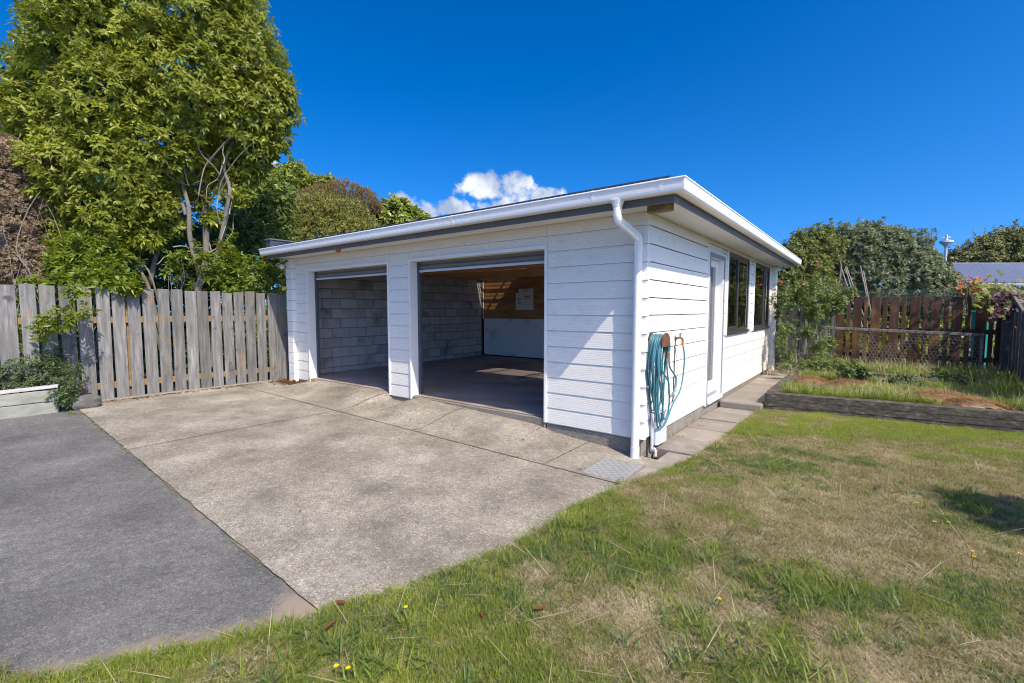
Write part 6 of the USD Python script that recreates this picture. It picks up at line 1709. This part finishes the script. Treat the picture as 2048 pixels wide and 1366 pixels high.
rng = np.random.default_rng(91)
lit = empty("leaf_litter", label="drift of dry brown leaves at the garage's left corner", category="dead leaves", kind="stuff")
mb = MB()
for k in range(520):
    x, y = (-6.75 + rng.normal(0, 0.26), -0.22 + rng.normal(0, 0.10)) if k < 330 else (-7.22 + abs(rng.normal(0, 0.08)), rng.uniform(-3.0, -0.1))
    if y > -0.10 and x > -7.05:
        y = -0.1 - rng.random() * 0.2
    v, f = dead_leaf(rng, rng.uniform(0.014, 0.034))
    mb.add(v @ rot([1, 0, 0], rng.normal(0, 0.3)).T + [x, y, float(apron_z(x, y)) + 0.004 + (0.03 * rng.random() if k < 330 else 0)], f)
for k in range(150):
    x, y = rng.uniform(-6.6, -0.4), -0.08 - abs(rng.normal(0, 0.55))
    v, f = dead_leaf(rng, rng.uniform(0.006, 0.018))
    mb.add(v + [x, y, float(apron_z(x, y)) + 0.003], f)
put("leaves", mb, M["dead_leaf"], lit, kind="stuff")
for px, py, s, lab in ((1090, 862, 0.045, "red brown fallen leaf below the doorway's right jamb"), (1161, 936, 0.035, "orange fallen leaf at the left corner of the drain cover"), (560, 772, 0.05, "yellow fallen leaf on the concrete near the left fence"), (735, 790, 0.04, "brown fallen leaf before the left doorway"), (690, 778, 0.035, "small brown leaf nearer the left doorway middle"), (1010, 838, 0.04, "brown leaf on the ramp of the right doorway"),
                       (345, 793, 0.05, "orange fallen leaf at the fence plinth"), (600, 1024, 0.03, "tiny brown leaf in the middle of the concrete"), (680, 1216, 0.06, "rusty leaf lying at the lawn edge"), (658, 1262, 0.075, "curled brown leaf in the near lawn"), (965, 1240, 0.05, "tan leaf in the near lawn left of centre"), (1080, 1232, 0.06, "dark brown leaf in the near lawn"), (1755, 980, 0.07, "pale brown leaf lying on the far lawn"), (1820, 1138, 0.06, "brown leaf in the lawn on the right"), (1632, 856, 0.05, "pinkish leaf on the bright grass below the bed wall")):
    c = gz(px, py, 0.02)
    if in_lawn(c[0], c[1]):
        z = float(lawn_z(c[0], c[1])) + 0.022
    else:
        z = float(apron_z(c[0], c[1])) + 0.003
    v, f = dead_leaf(rng, s * 0.5)
    put("fallen_leaf", (v + [c[0], c[1], z], f), M["dead_leaf"], label=lab, category="leaf", group="single fallen leaves")
FL = [(1790, 992, "farthest dandelion, alone in the dry right part of the lawn"), (1833, 1008, "dandelion just right of the farthest one"), (1870, 1048, "left dandelion of the level pair in the lawn's right part"), (1897, 1049, "right dandelion of the level pair in the lawn's right part"),
      (1945, 1105, "upper dandelion of the stacked pair near the right edge"), (1947, 1115, "lower dandelion of the stacked pair near the right edge"), (2037, 1110, "dandelion nearest the right edge of the picture"), (1440, 1200, "lone dandelion above the coarse grass clump in mid lawn"),
      (812, 1221, "dandelion near the concrete edge in the left lawn"), (698, 1338, "right dandelion of the nearest pair at the lawn's front"), (671, 1334, "left dandelion of the nearest pair at the lawn's front")]
proto = None
for px, py, lab in FL:
    c = gz(px, py, 0.07)
    z = float(lawn_z(c[0], c[1]))
    loc = (c[0], c[1], z)
    kw = dict(label=lab, category="dandelion", group="yellow dandelions in the lawn")
    if proto is None:
        proto = empty("dandelion", loc=loc, rz=0.3, **kw)
        put("stem", MB().tube([(0, 0, 0), (0.004, 0, 0.035), (0.002, 0.003, 0.062)], 0.0018, 5), M["stem"], proto)
        m = MB()
        for ring, (n_, L, el) in enumerate(((16, 0.0095, 0.25), (12, 0.007, 0.7), (8, 0.004, 1.1))):
            for k in range(n_):
                a = k / n_ * 6.283 + ring
                d = np.array([math.cos(a) * math.cos(el), math.sin(a) * math.cos(el), math.sin(el)])
                s = np.array([-math.sin(a), math.cos(a), 0]) * 0.0026
                b = np.array([0.002, 0.003, 0.063])
                m.add([b - s * 0.5, b + s * 0.5, b + d * L + s, b + d * L - s], [[0, 1, 2, 3]])
        put("flower_head", m, M["petal"], proto)
    else:
        copy(proto, loc, float(rng.random() * 6), **kw)
